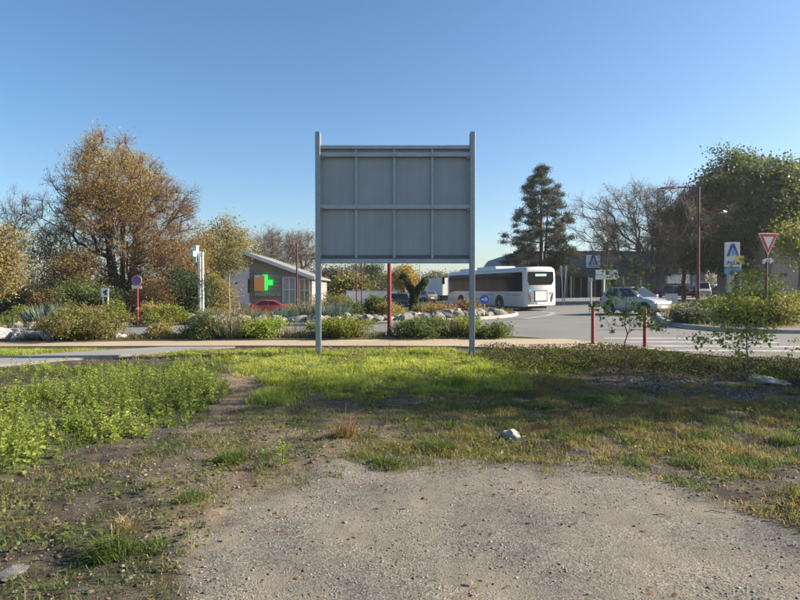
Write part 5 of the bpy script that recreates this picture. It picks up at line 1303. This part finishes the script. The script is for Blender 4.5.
# undergrowth that ties the planted shrubs together
def bed_growth(name, label, poly, n_, hm_, mats, zoff):
    xs = np.array([p[0] for p in poly]); ys = np.array([p[1] for p in poly]); x0, x1 = max(xs.min(), -22), min(xs.max(), 24)
    x = r_.uniform(x0, x1, n_); y = r_.uniform(ys.min(), min(ys.max(), 44), n_); kp = inpoly(x, y, offset_poly(poly, .25)) & (r_.random(n_) < np.clip((fbm(x, y, 1.1, 1) - .38) * 4, .05, 1)); x, y = x[kp], y[kp]
    pos = np.stack([x, y, H(x, y) + zoff - .01], 1); hb = hm_ * r_.uniform(.3, 1.2, len(x)) * (.3 + 1.4 * fbm(x, y, .8, 2)); V, q, t = blades(pos, hb, .022, r_.uniform(.2, .9, len(x)), r_)
    rn = np.clip(.6 * (fbm(x, y, .9, 3) - .25) / .5 + .4 * r_.random(len(x)), 0, 1); tag(np_mesh(name, V, [q, t], mats, rnd=np.concatenate([rn, rn])), label, 'undergrowth', kind='stuff')
LM['under'] = leafmat('mixed undergrowth', [(.06, .075, .025), (.12, .125, .045), (.2, .165, .07), (.28, .22, .11)], .35)
bed_growth('bed_undergrowth', 'ragged low growth between the shrubs along the pavement', bed_poly, 26000, .22, LM['under'], .09)
bed_growth('island_undergrowth', 'ragged low growth between the plants on the roundabout', island_poly, 26000, .3, LM['under'], .14)
bed_growth('left_verge_undergrowth', 'ragged low growth over the left verge', lverge_poly, 20000, .35, LM['under'], .13)
bed_growth('right_verge_undergrowth', 'ragged low growth over the right verge', rverge_poly, 26000, .32, LM['under'], .14)
# single weeds that stand out
def weed_plant(label, px, py, h_px, seed, m='weed', w_px=None, name='weed_plant', n_b=60, upright=False):
    g = G(px, py); k = g.y / FPX; r = np.random.default_rng(seed); b0 = (g.x, g.y, Z(g.x, g.y) - .01); h = h_px * k; w = (w_px or h_px) * k
    root = thing(name, label, 'plant', b0)
    if upright:
        st_ = MB().tube([(0, 0, -.02), (.01, 0, h * .5), (0, .01, h)], [.006, .005, .002], 5); n_ = 60; t = r.random(n_) ** .8; a = r.random(n_) * 6.28
        pos = np.stack([.004 * np.cos(a), .004 * np.sin(a), t * h], 1); ax = unit(np.stack([np.cos(a), np.sin(a), .3 + r.random(n_) * .5], 1)); L = w * .5 * (1.15 - .7 * t) * r.uniform(.6, 1.1, n_)
        Vl, Fl = leaf_quads(pos, ax, L, L * .4, r); tag(np_mesh('leaves', Vl, [Fl], LM[m], root, rnd=r.random(n_)), kind='stuff'); st_.build('stem', M['bark'], root)
    else:
        n_ = n_b * 3; a = r.random(n_) * 6.28; rr = np.sqrt(r.random(n_)) * w * .3
        pos = np.stack([rr * np.cos(a), rr * np.sin(a), np.zeros(n_)], 1); pos[:, 2] = Hn(pos[:, 0] + b0[0], pos[:, 1] + b0[1]) - b0[2] - .01
        hb = h * r.uniform(.35, 1.05, n_) * (1 - .5 * rr / (w * .3)); V, q, t3 = blades(pos, hb, r.uniform(.003, .009, n_), r.uniform(.3, 1.5, n_), r); rn = r.random(n_)
        tag(np_mesh('leaves', V, [q, t3], LM[m], root, rnd=np.concatenate([rn, rn])), kind='stuff')
    return root
weed_plant('small upright weed standing alone left of centre', 282, 468, 32, 701, 'weed', 18, upright=True)
weed_plant('bushy dull weed at the edge of the bare lot left of the upright weed', 232, 460, 34, 702, 'grassdull', 44, n_b=130)
weed_plant('broad-leaved green weed at the left rim of the gravel', 190, 503, 24, 703, 'grassdull', 54, n_b=60)
weed_plant('grass tussock in the lower left foreground', 112, 556, 44, 704, 'grassdull', 70, n_b=170)
weed_plant('green weed lying beside the tussock in the lower left foreground', 152, 552, 24, 705, 'grassdull', 64, n_b=60)
weed_plant('straw-coloured tuft above the lower left tussock', 122, 535, 34, 706, 'straw', 44, n_b=90)
weed_plant('large rosette weed at the right edge of the dry grass', 788, 440, 26, 707, 'grassdull', 50, n_b=70)
weed_plant('low green tussock at the rim of the gravel, centre', 385, 466, 18, 708, 'grassdull', 60, n_b=110)
weed_plant('green tussock left of the white stone', 435, 448, 26, 709, 'grassdull', 66, n_b=150)
weed_plant('dark green clump by the dirt patch left of the billboard post', 290, 376, 14, 710, 'grassdull', 50, n_b=150)
weed_plant('withered brown stalks in the middle lot', 345, 440, 44, 711, 'rust', 40, n_b=70)
weed_plant('rosette of green blades in the dry grass below the leafy sapling', 640, 425, 20, 712, 'grassdull', 60, n_b=90)
weed_plant('green clump in the dry grass near the right edge of the gravel', 690, 462, 20, 713, 'grassdull', 70, n_b=110)
weed_plant('green shoot beside the foot of the leafy sapling', 772, 378, 18, 714, 'weed', 34, n_b=90)
# pebbles and clods
def pebbles(name, label, x, y, s, m, r, cat='pebbles'):
    n_ = len(x); bm = bmesh.new(); bmesh.ops.create_icosphere(bm, subdivisions=1, radius=1); base = np.array([v.co[:] for v in bm.verts]); fc = np.array([[v.index for v in f.verts] for f in bm.faces]); bm.free()
    jit = 1 + r.normal(size=(n_, len(base), 1)) * .16; sc = np.stack([s * r.uniform(.7, 1.3, n_), s * r.uniform(.7, 1.3, n_), s * r.uniform(.35, .7, n_)], 1)
    a = r.random(n_) * 6.28; ca, sa = np.cos(a), np.sin(a); V = base[None] * jit * sc[:, None]; V = np.stack([V[..., 0] * ca[:, None] - V[..., 1] * sa[:, None], V[..., 0] * sa[:, None] + V[..., 1] * ca[:, None], V[..., 2]], -1)
    V += (ground_pts(x, y) + np.stack([0 * s, 0 * s, s * .15], 1))[:, None]; F = (np.arange(n_)[:, None, None] * len(base) + fc[None]).reshape(-1, 3)
    return tag(np_mesh(name, V.reshape(-1, 3), [F], m, rnd=np.repeat(r.random(n_), len(fc))), label, cat, kind='stuff')
def pebmat(name, cols):
    m, n, l, b = newmat(name); at_ = n.new('ShaderNodeAttribute'); at_.attribute_name = 'rnd'; r = ramp(n, [(i / (len(cols) - 1), c) for i, c in enumerate(cols)])
    l.new(at_.outputs['Fac'], r.inputs[0]); l.new(r.outputs[0], b.inputs['Base Color']); b.inputs['Roughness'].default_value = .9; return m
pm = pebmat('gravel stones', [(.05, .047, .044), (.13, .12, .105), (.19, .17, .14), (.30, .28, .245), (.12, .09, .065)])
x, y = scatter(56000, 2.7, 8.6, r_); k = mask(x, y, gravel_poly, 6); keep = r_.random(len(x)) < k * np.clip(.15 + (fbm(x, y, .6, 1) - .35) * 3, .1, 1); x, y = x[keep], y[keep]
pebbles('gravel', 'loose small stones of the gravel patch', x, y, np.minimum(np.exp(r_.normal(size=len(x)) * .45) * .0042, .011), pm, r_, 'gravel')
x, y = scatter(42000, 2.7, 11, r_); px, py = proj(x, y); keep = (r_.random(len(x)) > .97 * soft(px, py, gravel_poly, 15, x, y)) & ~onpath(x, y) & (r_.random(len(x)) < np.clip((fbm(x, y, .5, 2) - .3) * 3, .1, 1)); x, y = x[keep], y[keep]
cm = pebmat('clods and chips', [(.03, .025, .02), (.06, .05, .038), (.10, .082, .062), (.13, .11, .085), (.22, .2, .17), (.09, .06, .035)])
pebbles('clods', 'crumbs of soil and chips strewn over the bare ground', x, y, np.minimum(np.exp(r_.normal(size=len(x)) * .5) * .0068, .02), cm, r_, 'clods')
x, y = scatter(26000, 9, 11.5, r_, 1.15); k = mask(x, y, chip_poly, 5); keep = r_.random(len(x)) < k; x, y = x[keep], y[keep]
pebbles('stone_chips', 'dark grey stone chips in front of the creeping cover at right', x, y, np.exp(r_.normal(size=len(x)) * .4) * .017, pebmat('grey chips', [(.03, .028, .026), (.07, .066, .06), (.12, .112, .10), (.24, .225, .2)]), r_, 'stone chips')
# fallen leaves and twigs
x, y = scatter(2600, 2.7, 9, r_); px, py = proj(x, y); keep = r_.random(len(x)) < np.where(inpoly(px, py, gravel_poly), .22, .7); x, y = x[keep], y[keep]
pos = ground_pts(x, y); pos[:, 2] += .008; ax = unit(np.stack([r_.normal(size=len(x)), r_.normal(size=len(x)), .15 * r_.normal(size=len(x))], 1)); Lf = r_.uniform(.02, .05, len(x)); Vl, Fl = leaf_quads(pos, ax, Lf, Lf * .55, r_, .2)
tag(np_mesh('fallen_leaves', Vl, [Fl], LM['rust'], rnd=r_.random(len(x))), 'dry brown leaves fallen on soil and gravel', 'leaves', kind='stuff')
for i, (px, py, L, a, lab) in enumerate(((662, 515, .12, -.5, 'short dark stick on the right part of the gravel'), (715, 512, .14, -.25, 'thin stick at the right rim of the gravel'), (135, 548, .35, -.5, 'pale dry stick by the lower left tussock'), (322, 478, .3, .9, 'curved dry twig at the upper left of the gravel'))):
    g = G(px, py); zz = Z(g.x, g.y); o = MB().tube([(-L / 2, 0, .006), (-L * .1, .02, .012), (L / 2, 0, .007)], [.0028, .0035, .0018], 6).build('stick', M['barkpale' if 'pale' in lab else 'bark'], None, smooth=True)
    o.location = (g.x, g.y, zz); o.rotation_euler = (0, 0, a); tag(o, lab, 'stick')

# ------------------------------------------------------------------ thin autumn haze
hz = MB().box(-950, 950, -80, 1560, -4, 26).build('haze', M['white']); hz.data.materials.clear()
hm = bpy.data.materials.new('haze'); hm.use_nodes = True; hn = hm.node_tree.nodes; hn.clear()
ho = hn.new('ShaderNodeOutputMaterial'); hv = hn.new('ShaderNodeVolumePrincipled'); hv.inputs['Color'].default_value = (.93, .96, 1, 1); hv.inputs['Density'].default_value = .0003; hv.inputs['Anisotropy'].default_value = .45
hm.node_tree.links.new(hv.outputs[0], ho.inputs['Volume']); hz.data.materials.append(hm); tag(hz, 'thin pale autumn haze over the whole place', 'haze', kind='stuff')
